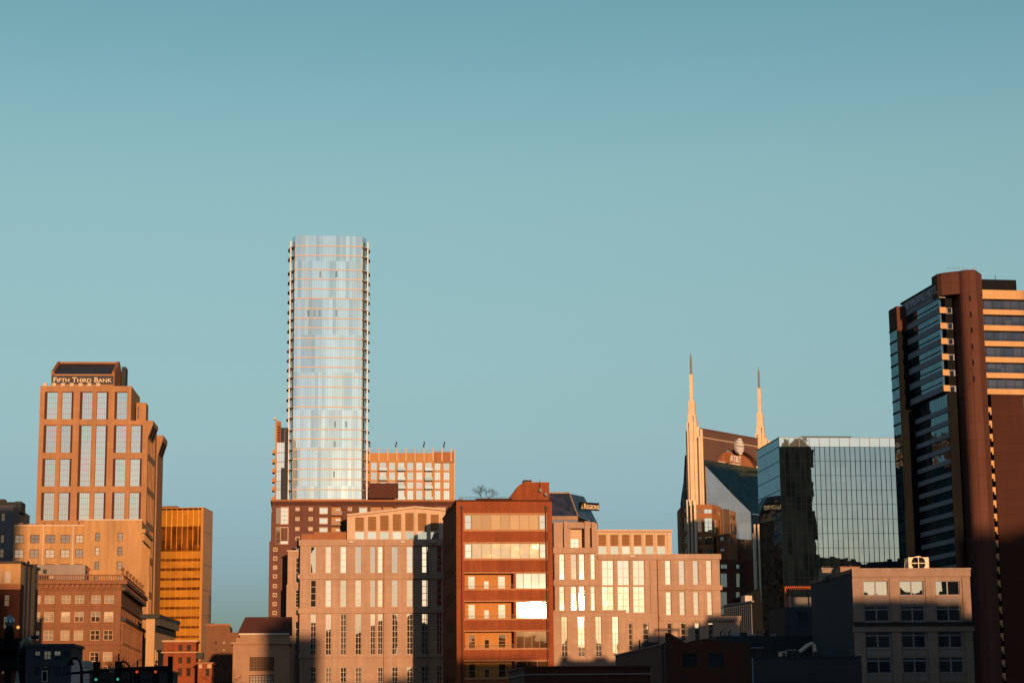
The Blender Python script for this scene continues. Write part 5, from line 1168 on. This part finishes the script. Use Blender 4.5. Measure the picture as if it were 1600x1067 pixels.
# ------------------------------------------------------------------ pale stone building, right foreground
def stone_building():
    root, P = bld('pale_stone_building', 'pale stone four storey building with paired windows, only its top lit, right foreground', 'office building', 1332, 900, 300, 5)
    aR = P.a(1515, 910); zt = P.b(1420, 890.5); D_ = 27
    cols = [(1349.3, 1387.6), (1405.8, 1443), (1462, 1499.6)]
    hs = []
    for y0, y1 in ((907, 929.7), (946.8, 970)):
        hs += windows(root, P, cols, 918, [(y0, y1)], 1424, 2, 1, M['stone_glass'], M['hotel_grey'], dep=.35, fw=.11, mw=.2, trans=[] if y0 < 930 else [.8])
    for y0, y1 in ((987.2, 1011.6), (1026.8, 1050.8), (1066, 1090)):
        hs += windows(root, P, [(c0 + 1.2, c1 + 1.2) for c0, c1 in cols] if False else cols, 918, [(y0, y1)], 1428, 2, 1, M['stone_glass'], M['hotel_grey'], dep=.35, fw=.11, mw=.2, trans=[.8])
    m = MB(); m.wall(P, 0, aR, -.5, zt, hs, .35); LS = P.left(0, D_)
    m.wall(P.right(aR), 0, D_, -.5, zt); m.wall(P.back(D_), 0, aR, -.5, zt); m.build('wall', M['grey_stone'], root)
    m = MB(); m.wall(LS, 0, D_ - .01, -.5, zt - .4); m.build('side_wall', M['slate_stucco'], root)  # side's shade painted in: near-black instead of the front's stone
    box(root, 'roof', M['roofing'], P, .1, aR - .1, zt - .9, zt - .5, .1, D_ - .1)
    c = MB(); c.box(P, -.12, aR + .12, P.b(1420, 900.5), zt + .02, -.3, -.003); c.box(P, -.2, aR + .2, zt + .03, zt + .3, -.4, .5); c.box(P, -.05, aR + .05, P.b(1420, 902.5), P.b(1420, 900.8), -.15, -.003); c.build('cornice', M['grey_stone'], root)
    box(root, 'side_coping', M['dark_iron'], LS, 0, D_ - .52, zt - .38, zt + .2, -.15, .4)
    pil = [(1331.5, 1348), (1389.5, 1403.5), (1445.5, 1460), (1503, 1515.5)]
    for x0, x1 in pil: box(root, 'pilaster', M['grey_stone'], P, P.a(x0, 918), P.a(x1, 918), P.b(1420, 970.5), P.b(1420, 903), -.22, -.003)
    for x0, x1 in pil: box(root, 'pilaster', M['grey_stone'], P, P.a(x0, 918), P.a(x1, 918), -.5, P.b(1420, 987), -.28, -.003)
    for x0, x1 in cols:
        for y0, y1 in ((932.5, 944.5), (1014.5, 1024.5), (1053.5, 1063)): box(root, 'spandrel_panel', M['grey_stone_panel'], P, P.a(x0, 918) + .1, P.a(x1, 918) - .1, P.b(1424, y1), P.b(1424, y0), -.07, -.003)
        for y in (930.4, 970.4, 1012.2, 1051.6): box(root, 'sill', M['grey_stone'], P, P.a(x0, 918) - .1, P.a(x1, 918) + .1, P.b(1424, y) - .14, P.b(1424, y) + .03, -.2, .3)
    box(root, 'ledge', M['grey_stone'], P, -.25, aR + .25, P.b(1420, 986.5), P.b(1420, 977.5), -.45, -.003); box(root, 'ledge', M['dark_iron'], P, -.3, aR + .3, P.b(1420, 977), P.b(1420, 971.8), -.8, -.003)
    # rooftop chimney and stair head
    Q = P.back(16); r1 = thing('chimney_block', 'small square orange-lit chimney block at the left end of the pale stone roof', 'chimney', P.pt(Q.a(1292, 900), zt - .5, 16), P.yaw)
    b = Q.r(1284.5, 889, 1300, 905); box(r1, 'stack', M['grey_stone'], Q, b[0], b[1], zt - .5, b[3], 0, 2); box(r1, 'cap', M['concrete'], Q, b[0] - .15, b[1] + .15, b[3], b[3] + .2, -.15, 2.15)
    for k in range(3): box(r1, 'flue', M['dark_iron'], Q, b[0] + .2 + k * .5, b[0] + .5 + k * .5, b[3] + .2, b[3] + .5, .6, 1)
    Q = P.back(7); r1 = thing('stair_head', 'low wide parapet box lit orange beside the chimney block on the stone roof', 'roof box', P.pt(Q.a(1327, 890), zt - .5, 7), P.yaw)
    b = Q.r(1313, 886, 1343, 893); box(r1, 'housing', M['grey_stone'], Q, b[0], b[1], zt - .5, b[3], 0, 3); box(r1, 'cap', M['terracotta'], Q, b[0] - .1, b[1] + .1, b[3], b[3] + .12, -.1, 3.1)
    t = MB(); t.tube([Q.pt(b[0] + 1.9, b[3], 1), Q.pt(b[0] + 1.9, b[3] + .55, 1)], .07); t.build('vent_pipe', M['dark_iron'], r1)
    # fan unit
    Q = P.back(1.6); b = Q.r(1419.5, 870.2, 1450.5, 890.5); z0 = zt - .5; cz = (b[3] + Q.b(1435, 889)) / 2; ca = (b[0] + b[1]) / 2; rr = (b[1] - b[0]) * .355
    r1 = thing('rooftop_fan_unit', 'square metal cooling unit with a big round fan on the stone roof edge', 'cooling unit', Q.pt(ca, z0, 1), P.yaw)
    n = 24; ring_ = [(ca + rr * math.cos(t), cz + rr * math.sin(t)) for t in [2 * math.pi * i / n for i in range(n)]]
    sq = []
    for x, y in ring_:
        k = max(abs(x - ca) / ((b[1] - b[0]) / 2), abs(y - cz) / ((b[3] - cz)), 1e-6); sq.append((ca + (x - ca) / k, cz + (y - cz) / k))
    m = MB()
    for i in range(n): j = (i + 1) % n; m.quad(Q.pt(*sq[i], 0), Q.pt(*sq[j], 0), Q.pt(*ring_[j], 0), Q.pt(*ring_[i], 0)); m.quad(Q.pt(*ring_[i], 0), Q.pt(*ring_[j], 0), Q.pt(*ring_[j], .9), Q.pt(*ring_[i], .9))
    m.box(Q, b[0], b[1], z0, 2 * cz - b[3] - .01, 0, 2.2); m.box(Q, b[0], b[0] + .05, 2 * cz - b[3], b[3], .01, 2.2); m.box(Q, b[1] - .05, b[1], 2 * cz - b[3], b[3], .01, 2.2); m.box(Q, b[0] + .051, b[1] - .051, b[3] - .05, b[3], .01, 2.2); m.build('casing', M['sheet_metal'], r1)
    box(r1, 'duct_interior', M['black_metal'], Q, b[0] + .06, b[1] - .06, 2 * cz - b[3] + .02, b[3] - .06, .91, 2.1)
    f = MB()
    for k in range(6):
        t = k * math.pi / 3 + .2; f.add([Q.pt(ca + .12 * math.cos(t + o), cz + .12 * math.sin(t + o), .5) for o in (0, .5)] + [Q.pt(ca + rr * .93 * math.cos(t + o), cz + rr * .93 * math.sin(t + o), .4 + .3 * (o > .2)) for o in (.55, 0)], [(0, 1, 2, 3)])
    f.build('fan_blade', M['dark_iron'], r1)
    g = MB(); g.box(Q, ca - .06, ca + .06, 2 * cz - b[3], b[3], -.1, -.003); g.box(Q, b[0], b[1], cz - .06, cz + .06, -.13, -.101); g.build('guard_bar', M['sheet_metal'], r1)
    g = MB(); g.tube([Q.pt(b[0] - .5, z0, .5), Q.pt(b[0] - .45, cz, .5), Q.pt(b[0] - .1, b[3] - .3, .5)], .05); g.tube([Q.pt(b[1] + .15, z0, .3), Q.pt(b[1] + .15, b[3], .3)], .05); g.build('pipe', M['sheet_metal'], r1)
    return P
stoneP = stone_building()

# ------------------------------------------------------------------ low dark buildings, bottom right
def low_right():
    root, P = bld('dark_brick_warehouse', 'unlit dark brick warehouse with a raised pointed gable and paired windows', 'warehouse', 1040, 1020, 220, 4)
    aR = P.a(1172, 1030); D_ = 46; L = P.left(0, D_)
    z = lambda x, y: P.b(x, y)
    hs = windows(root, P, [(1067, 1088.5), (1107.5, 1130)], 1030, [(1020.5, 1042)], 1100, 2, 2, M['hotel_glass_dark'], M['dark_iron'], dep=.2, fw=.08)
    zb = z(1040, 1006); m = MB(); m.wall(P, 0, aR, -.5, zb, hs, .2); m.wall(L, 0, D_, -.5, zb); m.wall(P.right(aR), 0, D_, -.5, zb); m.quad(P.pt(0, zb - .1, 0), P.pt(aR, zb - .1, 0), P.pt(aR, zb - .1, D_), P.pt(0, zb - .1, D_)); m.build('wall', M['low_brick'], root)
    g = MB(); g.poly(P, [(.05, zb), (.05, z(1040, 988)), (.5, z(1043, 988.5)), (P.a(1072, 1003), z(1072, 1003.6)), (P.a(1086, 1000), z(1086, 999.3)), (P.a(1102, 1000), z(1102, 998)), (P.a(1145, 1002), z(1145, 1002.6)), (aR, z(1170, 1003)), (aR, zb)], 0, .45); g.build('gable', M['low_brick'], root)
    c = MB(); c.box(L, 0, D_ - .5, zb, zb + .2, -.1, .5); c.build('coping', M['dark_iron'], root)
    d = MB(); d.tube([L.pt(D_ - 1.2, 0, -.15), L.pt(D_ - 1.2, zb, -.15)], .08); d.build('downpipe', M['slate_stucco'], root)
    f = MB(); q = L.pt(17, 0, 1.0); f.tube([q + Vector((0, 0, zb)), q + Vector((0, 0, zb + 1.5))], .1); f.build('flue', M['dark_iron'], root)
    box(root, 'roof_vent', M['slate_stucco'], L, 24, 27, zb - .1, zb + .9, .3, 2)

    root, P = bld('low_wall_building', 'low dusky flat-roofed building below the glowing corner of the peach building', 'building', 866, 1050, 190, 5)
    aR = P.a(1016, 1055); zt = P.b(940, 1043); hs = windows(root, P, [(880, 905), (925, 950), (970, 995)], 1080, [(1074, 1092)], 930, 2, 1, M['dim_glass'], M['dark_iron'], dep=.2)
    shell(root, P, P.a(820, 1055), aR, zt, 18, M['low_brick'], hs, .2); ring(root, 'coping', M['grey_stone_panel'], P, P.a(820, 1055), aR, P.b(940, 1053.5), P.b(940, 1051.5), 18, .12); ring(root, 'coping', M['low_brick'], P, P.a(820, 1055), aR, zt, zt + .2, 18, .15)
    box(root, 'parapet_step', M['low_brick'], P, P.a(864, 1045), P.a(958, 1045), zt + .2, P.b(900, 1040.5), .1, 3)

    root, P = bld('metal_clad_building', 'grey ribbed metal clad building in shade under the spired tower', 'building', 1176, 960, 520, 15)
    L = P.left(0, 30); zt = P.b(1176, 940); aR = P.a(1192, 960)
    l0 = L.a(1131, 960); m = MB(); m.wall(L, l0, 30, -.5, zt); m.wall(P, 0, aR, -.5, zt, mi=1); m.quad(P.pt(0, zt - .2, 0), P.pt(aR, zt - .2, 0), P.pt(aR, zt - .2, 28), P.pt(0, zt - .2, 28)); m.build('wall', [M['metal_clad'], M['black_metal']], root)  # front face coloured black in place of the shade on it
    rb = MB(); k = l0 + .5
    while k < 30: rb.box(L, k, k + .25, 0, zt - .6, -.2, -.003); k += 1.4
    rb.build('rib', M['metal_clad'], root)
    box(root, 'coping', M['hotel_grey'], L, l0, 30, zt, zt + .35, -.25, .5)
    q = P.back(7); g = MB(); g.box(q, q.a(1164, 932), q.a(1175, 932), zt - .2, q.b(1170, 930), 0, 3); g.build('rooftop_unit', M['panel_white'], root)
    g = MB(); g.poly(P.back(14), [(P.back(14).a(1152, 930), zt - .2), (P.back(14).a(1153, 934), P.back(14).b(1153, 934)), (P.back(14).a(1188, 919), P.back(14).b(1188, 919)), (P.back(14).a(1189, 930), zt - .2)], 0, 3); g.build('roof_screen', M['black_metal'], root)

    # pergola roof terrace
    root, P = bld('roof_terrace_building', 'dark block with an orange-lit slatted pergola frame on its roof', 'building', 1226, 960, 400, 6)
    aR = P.a(1290, 960); zt = P.b(1250, 948); zp = P.b(1250, 916)
    hs = windows(root, P, [(1247, 1262)], 970, [(955, 980)], 1255, 2, 2, M['hotel_glass'], M['dark_iron'], dep=.25)
    shell(root, P, 0, aR, zt, 14, M['slate_stucco'], hs, .25)
    box(root, 'terrace_wall', M['grey_concrete'], P, P.a(1235, 940), aR, zt - .2, P.b(1250, 931), 3.5, 4)
    g = MB(); g.box(P, P.a(1226, 917), P.a(1274, 917), zp - .25, zp + .05, 0, .3); k = P.a(1227, 917)
    while k < P.a(1273, 917): g.box(P, k, k + .12, zp - .1, zp + .1, -.5, 3.4); g.box(P, k, k + .1, zp - .6, zp - .25, .05, .15); k += .42
    for x in (1226.5, 1272): g.box(P, P.a(x, 930), P.a(x, 930) + .3, zt - .2, zp - .25, 0, .3)
    g.build('pergola', M['canopy_red'], root)
    p = MB(); p.box(P, P.a(1233.5, 940), P.a(1236.5, 940), zt - .2, P.b(1235, 930), .3, .6); p.build('post', M['apricot_stucco'], root)

    root, P = bld('flat_roofed_block', 'dark flat-roofed block with cluttered roof between warehouse and pale stone building', 'building', 1170, 1010, 270, 5)
    aR = P.a(1345, 1010); zt = P.b(1240, 1027)
    shell(root, P, 0, aR, zt, 30, M['dark_city'], (), .2); box(root, 'coping', M['slate_stucco'], P, -.1, aR, zt, zt + .2, -.15, .3)
    d = MB(); d.tube([P.pt(.4, 0, -.1), P.pt(.4, zt, -.1)], .09); d.build('downpipe', M['hotel_grey'], root)
    return P, zt, aR
flatP, flatZ, flatA = low_right()
def roof_clutter():
    Q = flatP.back(4)
    for (x0, y0, x1, y1, mt, lab) in ((1221, 1018, 1229, 1027.3, 'sheet_metal', 'left pale metal box unit on the dark flat roof'), (1232.5, 1015.5, 1244, 1027.3, 'slate_stucco', 'middle dark grey box unit on the dark flat roof'), (1163 + 15, 1012, 1193, 1027.3, 'black_metal', 'squat black box unit near the left end of the flat roof')):
        b = Q.r(x0, y0, x1, y1); r = thing('roof_unit', lab, 'roof unit', Q.pt((b[0] + b[1]) / 2, flatZ - .25, 1), Q.yaw, 'box units on the dark flat roof')
        box(r, 'housing', M[mt], Q, b[0], b[1], flatZ - .25, b[3], 0, 2); box(r, 'lid', M['hotel_grey'], Q, b[0] - .06, b[1] + .06, b[3], b[3] + .1, -.06, 2.06)
        box(r, 'grille', M['dark_iron'], Q, b[0] + .12, b[1] - .12, flatZ + .1, b[3] - .15, -.04, -.003)
    r = thing('roof_duct', 'slanting pale metal pipe rising from the dark flat roof', 'duct', Q.pt(Q.a(1256, 1020), flatZ - .25, 2), Q.yaw)
    d = MB(); p = [Q.ab(x, y) for x, y in ((1254, 1017.5), (1268, 1006.5), (1273.5, 1004), (1277, 1007), (1278.5, 1017))]; d.tube([Q.pt(a, b, 2) for a, b in p], .28, 8); d.build('pipe', M['sheet_metal'], r)
    s = MB(); s.box(Q, p[0][0] - .3, p[0][0] + .3, flatZ - .3, p[0][1], 1.8, 2.2); s.box(Q, p[-1][0] - .25, p[-1][0] + .25, flatZ - .3, p[-1][1], 1.75, 2.25); s.build('stand', M['dark_iron'], r)
    # long low roof behind it
    root, P = bld('long_flat_roof_building', 'long low dark building with pipes and vents along its roof edge', 'building', 1100, 1000, 330, 5)
    aR = P.a(1300, 1000); zt = P.b(1200, 993)
    shell(root, P, P.a(1120, 1000), aR, zt, 26, M['slate_stucco'], (), .2)
    rr = random.Random(4)
    x = 1126
    while x < 1215:
        w, h = rr.uniform(3, 9), rr.uniform(2, 6.5); q = P.back(rr.uniform(2, 9)); b = q.r(x, 993 - h, x + w, 994)
        g = MB()
        if rr.random() < .3: g.tube([q.pt(b[0], zt - .3, 0), q.pt(b[0], b[3] + .3, 0), q.pt(b[0] + .4, b[3] + .6, 0)], .1)
        else: g.box(q, b[0], b[1], zt - .35, b[3], 0, 1.5)
        g.build('roof_vent', M[rr.choice(['black_metal', 'slate_stucco', 'hotel_grey'])], root); x += w + rr.uniform(0, 4)
    for px, y0 in ((1133, 978), (1141, 982), (1190, 984), (1203, 981)):
        q = P.back(3); a = q.a(px, 993); b = q.b(px, y0); g = MB(); g.tube([q.pt(a, zt - .3, 0), q.pt(a, b, 0)], [.06, .03]); g.tube([q.pt(a - .5, b - .5, 0), q.pt(a + .5, b - .45, 0)], .03); g.build('antenna', M['dark_iron'], root)
    q = P.back(5); g = MB(); g.tube([q.pt(q.a(1128, 992), zt + .35, 0), q.pt(q.a(1180, 992), zt + .35, 0), q.pt(q.a(1183, 992), zt - .3, 0)], .16, 8); g.build('roof_pipe', M['hotel_grey'], root)
roof_clutter()

# ------------------------------------------------------------------ street furniture, bottom left
def street():
    def head(px, py, D, lit, lab):
        p = at(px, py, D); r = thing('traffic_signal', lab, 'traffic light', (p.x, p.y + .1, p.z), 0, 'traffic signals hung from the mast arm'); Q = Plane((p.x, p.y), 0)
        zc = p.z + {'red': -.36, 'green': .36}[lit]
        m = MB(); m.box(Q, -.16, .16, zc - .56, zc + .56, .0, .22); m.build('housing', M['black_metal'], r)
        for k, c in enumerate(('red', 'amber', 'green')):
            z = zc + .36 - .36 * k; c_ = Q.pt(0, z, 0); n = 12
            l = MB(); l.poly(Q, [(.075 * math.cos(t), z + .075 * math.sin(t)) for t in [i * math.pi / 6 for i in range(12)]], -.03, -.002); l.build('lens', M['signal_' + c] if c == lit else M['dark_iron'], r)
            v = MB()
            for i in range(8):
                t0, t1 = math.pi * i / 8, math.pi * (i + 1) / 8; q = lambda t, d: Q.pt(.15 * math.cos(t), z + .15 * math.sin(t), d); v.quad(q(t0, -.22), q(t1, -.22), q(t1, 0), q(t0, 0))
            v.build('visor', M['black_metal'], r)
        b = MB(); b.tube([Q.pt(0, zc + .56, .1), Q.pt(0, zc + .95, .1)], .04); b.build('hanger', M['black_metal'], r)
    D = 105.0
    p = at(266, 1043, D)
    root = thing('signal_mast', 'dark mast with a long horizontal arm carrying the traffic signals', 'signal mast', (p.x, p.y, 0)); m = MB()
    m.tube([(p.x, p.y, 0), (p.x, p.y, p.z + .6)], [.17, .13], 8); m.build('pole', M['black_metal'], root)
    e = at(104, 1052, D); e2 = at(190, 1045, D); m = MB(); m.tube([(p.x, p.y, p.z), (e2.x, p.y, e2.z), (e.x, p.y, e.z)], [.12, .1, .06], 8); m.build('arm', M['black_metal'], root)
    for x, y, l, lab in ((150, 1061, 'green', 'traffic signal showing green, leftmost on the mast arm'), (184, 1060.5, 'green', 'traffic signal showing green, right of the other green one'), (214, 1049, 'red', 'traffic signal showing red beside the second green one'), (243, 1049, 'red', 'traffic signal showing red, rightmost on the mast arm')): head(x, y, D - .4, l, lab)
    a, b = at(171, 1043, D - .2), at(190, 1049.5, D - .2); Q = Plane((a.x, a.y), 0); s = thing('street_sign', 'narrow two-bar street name sign on the signal arm', 'street sign', ((a.x + b.x) / 2, a.y, b.z))
    box(s, 'sign_plate', M['concrete'], Q, 0, b.x - a.x, b.z + .13, a.z, 0, .04); box(s, 'sign_plate', M['concrete'], Q, 0, b.x - a.x, b.z, b.z + .08, 0, .04)
    # globe lamp with signal cluster, left edge
    p = at(15, 971, 60); root = thing('globe_lamp_post', 'dark globe lamp post with a signal cluster at the left edge', 'street lamp', (p.x, p.y, 0)); m = MB()
    m.lathe((p.x, p.y, 0), [(.24, 0), (.24, .6), (.13, .9), (.10, p.z - .5), (.16, p.z - .45), (.12, p.z - .16)], 12); m.build('post', M['black_metal'], root)
    g = MB(); g.lathe((p.x, p.y, p.z), [(.06, -.17), (.13, -.1), (.155, 0), (.13, .09), (.07, .15), (.03, .18), (.01, .23)], 14); g.build('globe', M['globe_glass'], root, smooth=True)
    for dx, z, w, h in ((-.14, p.z - .75, .17, .5), (.16, p.z - .75, .17, .52), (.02, p.z - 1.15, .3, .62)): box(root, 'signal_box', M['black_metal'], Plane((p.x + dx, p.y - .2), 0), -w, w, z - h / 2, z + h / 2, 0, .3)
    q = at(28.3, 979.5, 59.6); l = MB(); l.lathe((q.x, q.y, q.z), [(.01, -.05), (.05, -.02), (.05, .02), (.01, .05)], 10); l.build('lens', M['signal_amber'], root)
    # bracket street lamp
    D = 80; pts = [at(*c, D) for c in ((27, 1067), (26.5, 1018), (33, 1006), (42, 997.5), (50, 995))]; root = thing('bracket_street_lamp', 'street lamp with a pale swept arm beside the globe lamp post', 'street lamp', (pts[0].x, pts[0].y, 0)); m = MB()
    m.tube([(pts[0].x, pts[0].y, 0)] + pts, [.1, .1, .09, .08, .07, .06], 8); m.build('pole', M['lamp_steel'], root)
    e = at(61, 995.5, D); m = MB(); m.box(Plane((pts[-1].x, pts[-1].y - .1), 0), -.05, e.x - pts[-1].x, pts[-1].z - .07, pts[-1].z + .06, 0, .25); m.build('lamp_head', M['dark_iron'], root)
    e = at(48, 999, D); l = MB(); l.lathe((e.x, e.y - .05, e.z), [(.02, -.1), (.07, -.05), (.08, .05), (.05, .12)], 10); l.build('photocell', M['panel_white'], root)
    # two crook-necked lamps
    for cs, D, lab in ((((127.5, 1067), (127.5, 1045), (125, 1033), (119, 1027), (113, 1027.5), (110, 1031)), 100, 'crook-necked dark street lamp in front of the pale panel'), (((205, 1067), (204.5, 1052), (202, 1040), (197, 1034), (191, 1033), (188, 1036)), 118, 'crook-necked dark street lamp against the colonnaded side wall')):
        pts = [at(*c, D) for c in cs]; root = thing('crook_street_lamp', lab, 'street lamp', (pts[0].x, pts[0].y, 0), 0, 'crook-necked street lamps'); m = MB(); m.tube([(pts[0].x, pts[0].y, 0)] + pts, [.09, .08, .07, .06, .05, .05, .05], 8); m.build('pole', M['black_metal'], root)
        h = MB(); h.lathe((pts[-1].x, pts[-1].y, pts[-1].z - .25), [(.16, 0), (.2, .05), (.12, .2), (.04, .28)], 10); h.build('lamp_head', M['black_metal'], root)
    # pale panel
    p = at(112, 1031, 150); Q = Plane(p, R(6)); b = Q.r(112, 1031, 148, 1067); root = thing('billboard', 'pale rounded panel catching the light behind the crook-necked lamp', 'billboard', Q.pt((b[0] + b[1]) / 2, 0, .2), R(6))
    w, h = b[1] - b[0], b[3]; box(root, 'post', M['dark_iron'], Q, .2, .4, 0, 2.4, .1, .3); box(root, 'post', M['dark_iron'], Q, w - .4, w - .2, 0, 2.4, .1, .3)
    m = MB(); m.poly(Q, [(0, 2.2), (w - .1, 2.2), (w, 2.5), (w, h - .45), (w - .08, h - .2), (w - .3, h - .05), (.1, h), (0, h - .1)], 0, .35); m.build('face', M['panel_white'], root)
    # dark block made up to fill the unclear dark mass behind the signals
    p = at(140, 1052, 142); P = Plane(p, R(5)); r = thing('dark_mass_block', 'made-up dark low block behind the traffic signals under the corniced stone block', 'building', P.O, P.yaw); w = P.a(262, 1055); zt = at(200, 1049, 142).z
    hs = windows(r, P, [(150, 172), (180, 204), (212, 236)], 1072, [(1060, 1092)], 200, 3, 2, M['hotel_glass_dark'], M['dark_iron'], dep=.15, fw=.08)
    shell(r, P, 0, w, zt, 9, M['dark_city'], hs, .15); ring(r, 'coping', M['dark_iron'], P, 0, w, zt, zt + .12, 9, .12)
    q = P.back(3); box(r, 'rooftop_unit', M['dark_iron'], q, q.a(152, 1045), q.a(160, 1045), zt - .2, q.b(156, 1044), 0, 1.2); box(r, 'rooftop_unit', M['dark_iron'], q, q.a(228, 1045), q.a(243, 1045), zt - .2, q.b(236, 1045.5), 0, 1.5)
    # framed sign
    p = at(66, 1048, 95); Q = Plane(p, R(4)); b = Q.r(65.5, 1047.5, 74.5, 1064.5); root = thing('pedestrian_signal', 'small dark upright signal box with a pale outlined front near the low dark building', 'signal', Q.pt((b[0] + b[1]) / 2, 0, .1), R(4))
    m = MB(); m.box(Q, b[0], b[1], b[2], b[3], 0, .25); m.build('housing', M['black_metal'], root)
    m = MB(); t = .035
    m.box(Q, b[0], b[1], b[3] - t, b[3], -.05, -.003); m.box(Q, b[0], b[1], b[2], b[2] + t, -.05, -.003); m.box(Q, b[0], b[0] + t, b[2] + t, b[3] - t, -.05, -.003); m.box(Q, b[1] - t, b[1], b[2] + t, b[3] - t, -.05, -.003); m.build('rim', M['panel_white'], root)
    m = MB(); m.tube([Q.pt((b[0] + b[1]) / 2, 0, .12), Q.pt((b[0] + b[1]) / 2, b[2], .12)], .06); m.build('post', M['black_metal'], root)
    for i, (x, y, D, h, lab) in enumerate(((178, 1067, 135, 6.8, 'bare branching street tree left of the colonnaded side wall'), (188, 1067, 150, 6.4, 'bare street tree close behind the other left street tree'), (343, 1067, 170, 6.0, 'bare street tree in front of the weathered brown block'), (322, 1067, 165, 5.6, 'bare street tree in front of the low red brick house'))):
        p = at(x, y, D); bare_tree('bare_street_tree', lab, (p.x, p.y, 0), h, .75, 20 + i, 'bare street trees', .1)
street()

# ------------------------------------------------------------------ unseen blocks placed on the viewer's side to throw long shadows and show in glass
def near_side(x0, x1, y0, y1, h, roof=0):
    root = thing('unseen_block', 'plain dark unseen block placed on the viewer side for shadows and reflections', 'building', ((x0 + x1) / 2, y0, 0), 0, 'unseen blocks on the viewer side')
    P = Plane((x0, y0), 0); w = x1 - x0
    m = MB(); m.box(P, 0, w, -.5, h, 0, y1 - y0); m.build('wall', M['dark_city'], root)
    b = MB()
    if roof == 1: n = 10; b.poly(P, [(w * .5 + w * .42 * math.cos(t), h + w * .32 * math.sin(t)) for t in [math.pi * i / n for i in range(n + 1)]], 1, y1 - y0 - 1)
    else: b.box(P, w * .2, w * .55, h, h + 2.2, (y1 - y0) * .3, (y1 - y0) * .7)
    b.build('penthouse', M['dark_city'], root)
    if roof == 1: return
    f = MB(); n = int(h / 4)
    for k in range(1, n): f.box(P, .6, w - .6, k * 4, k * 4 + 1.9, y1 - y0 + .003, y1 - y0 + .1)
    f.build('window_band', M['sign_dark'], root)
def viewer_side():
    near_side(43, 109, 85, 100, 28.8); near_side(109.5, 117, 86, 100, 26.5); near_side(91, 112, 270, 284, 34); near_side(77, 90.9, 271, 283, 29.5)
    near_side(-12, 23, -95, -80, 37); near_side(323, 420, -170, -150, 99); near_side(259, 290, -168, -150, 110)
    near_side(36, 50, 36, 50, 43.5); near_side(-60, -11.5, -40, -6, 91); near_side(-9, 45, -75, -60, 13.5)
    rr = random.Random(12); x = -160
    while x < 620:
        w = rr.uniform(22, 60); near_side(x, x + w, -440 - rr.uniform(0, 60), -400, rr.uniform(20, 57) if rr.random() < .8 else 62); x += w + rr.choice([0, 4, 14])
    def mirrored(px, py, y):                     # where the cube's front shows the point behind the viewer at distance y
        d = ray(px, py).normalized(); a, b = cubeP.ab(px, py); h = cubeP.pt(a, b); r = d - 2 * d.dot(cubeP.n) * cubeP.n
        return h + r * ((y - h.y) / r.y)
    l, r_, t = mirrored(1223, 760, -330), mirrored(1272, 760, -330), mirrored(1247, 700, -330)
    near_side(l.x, r_.x, -360, -330, t.z, 1)
viewer_side()
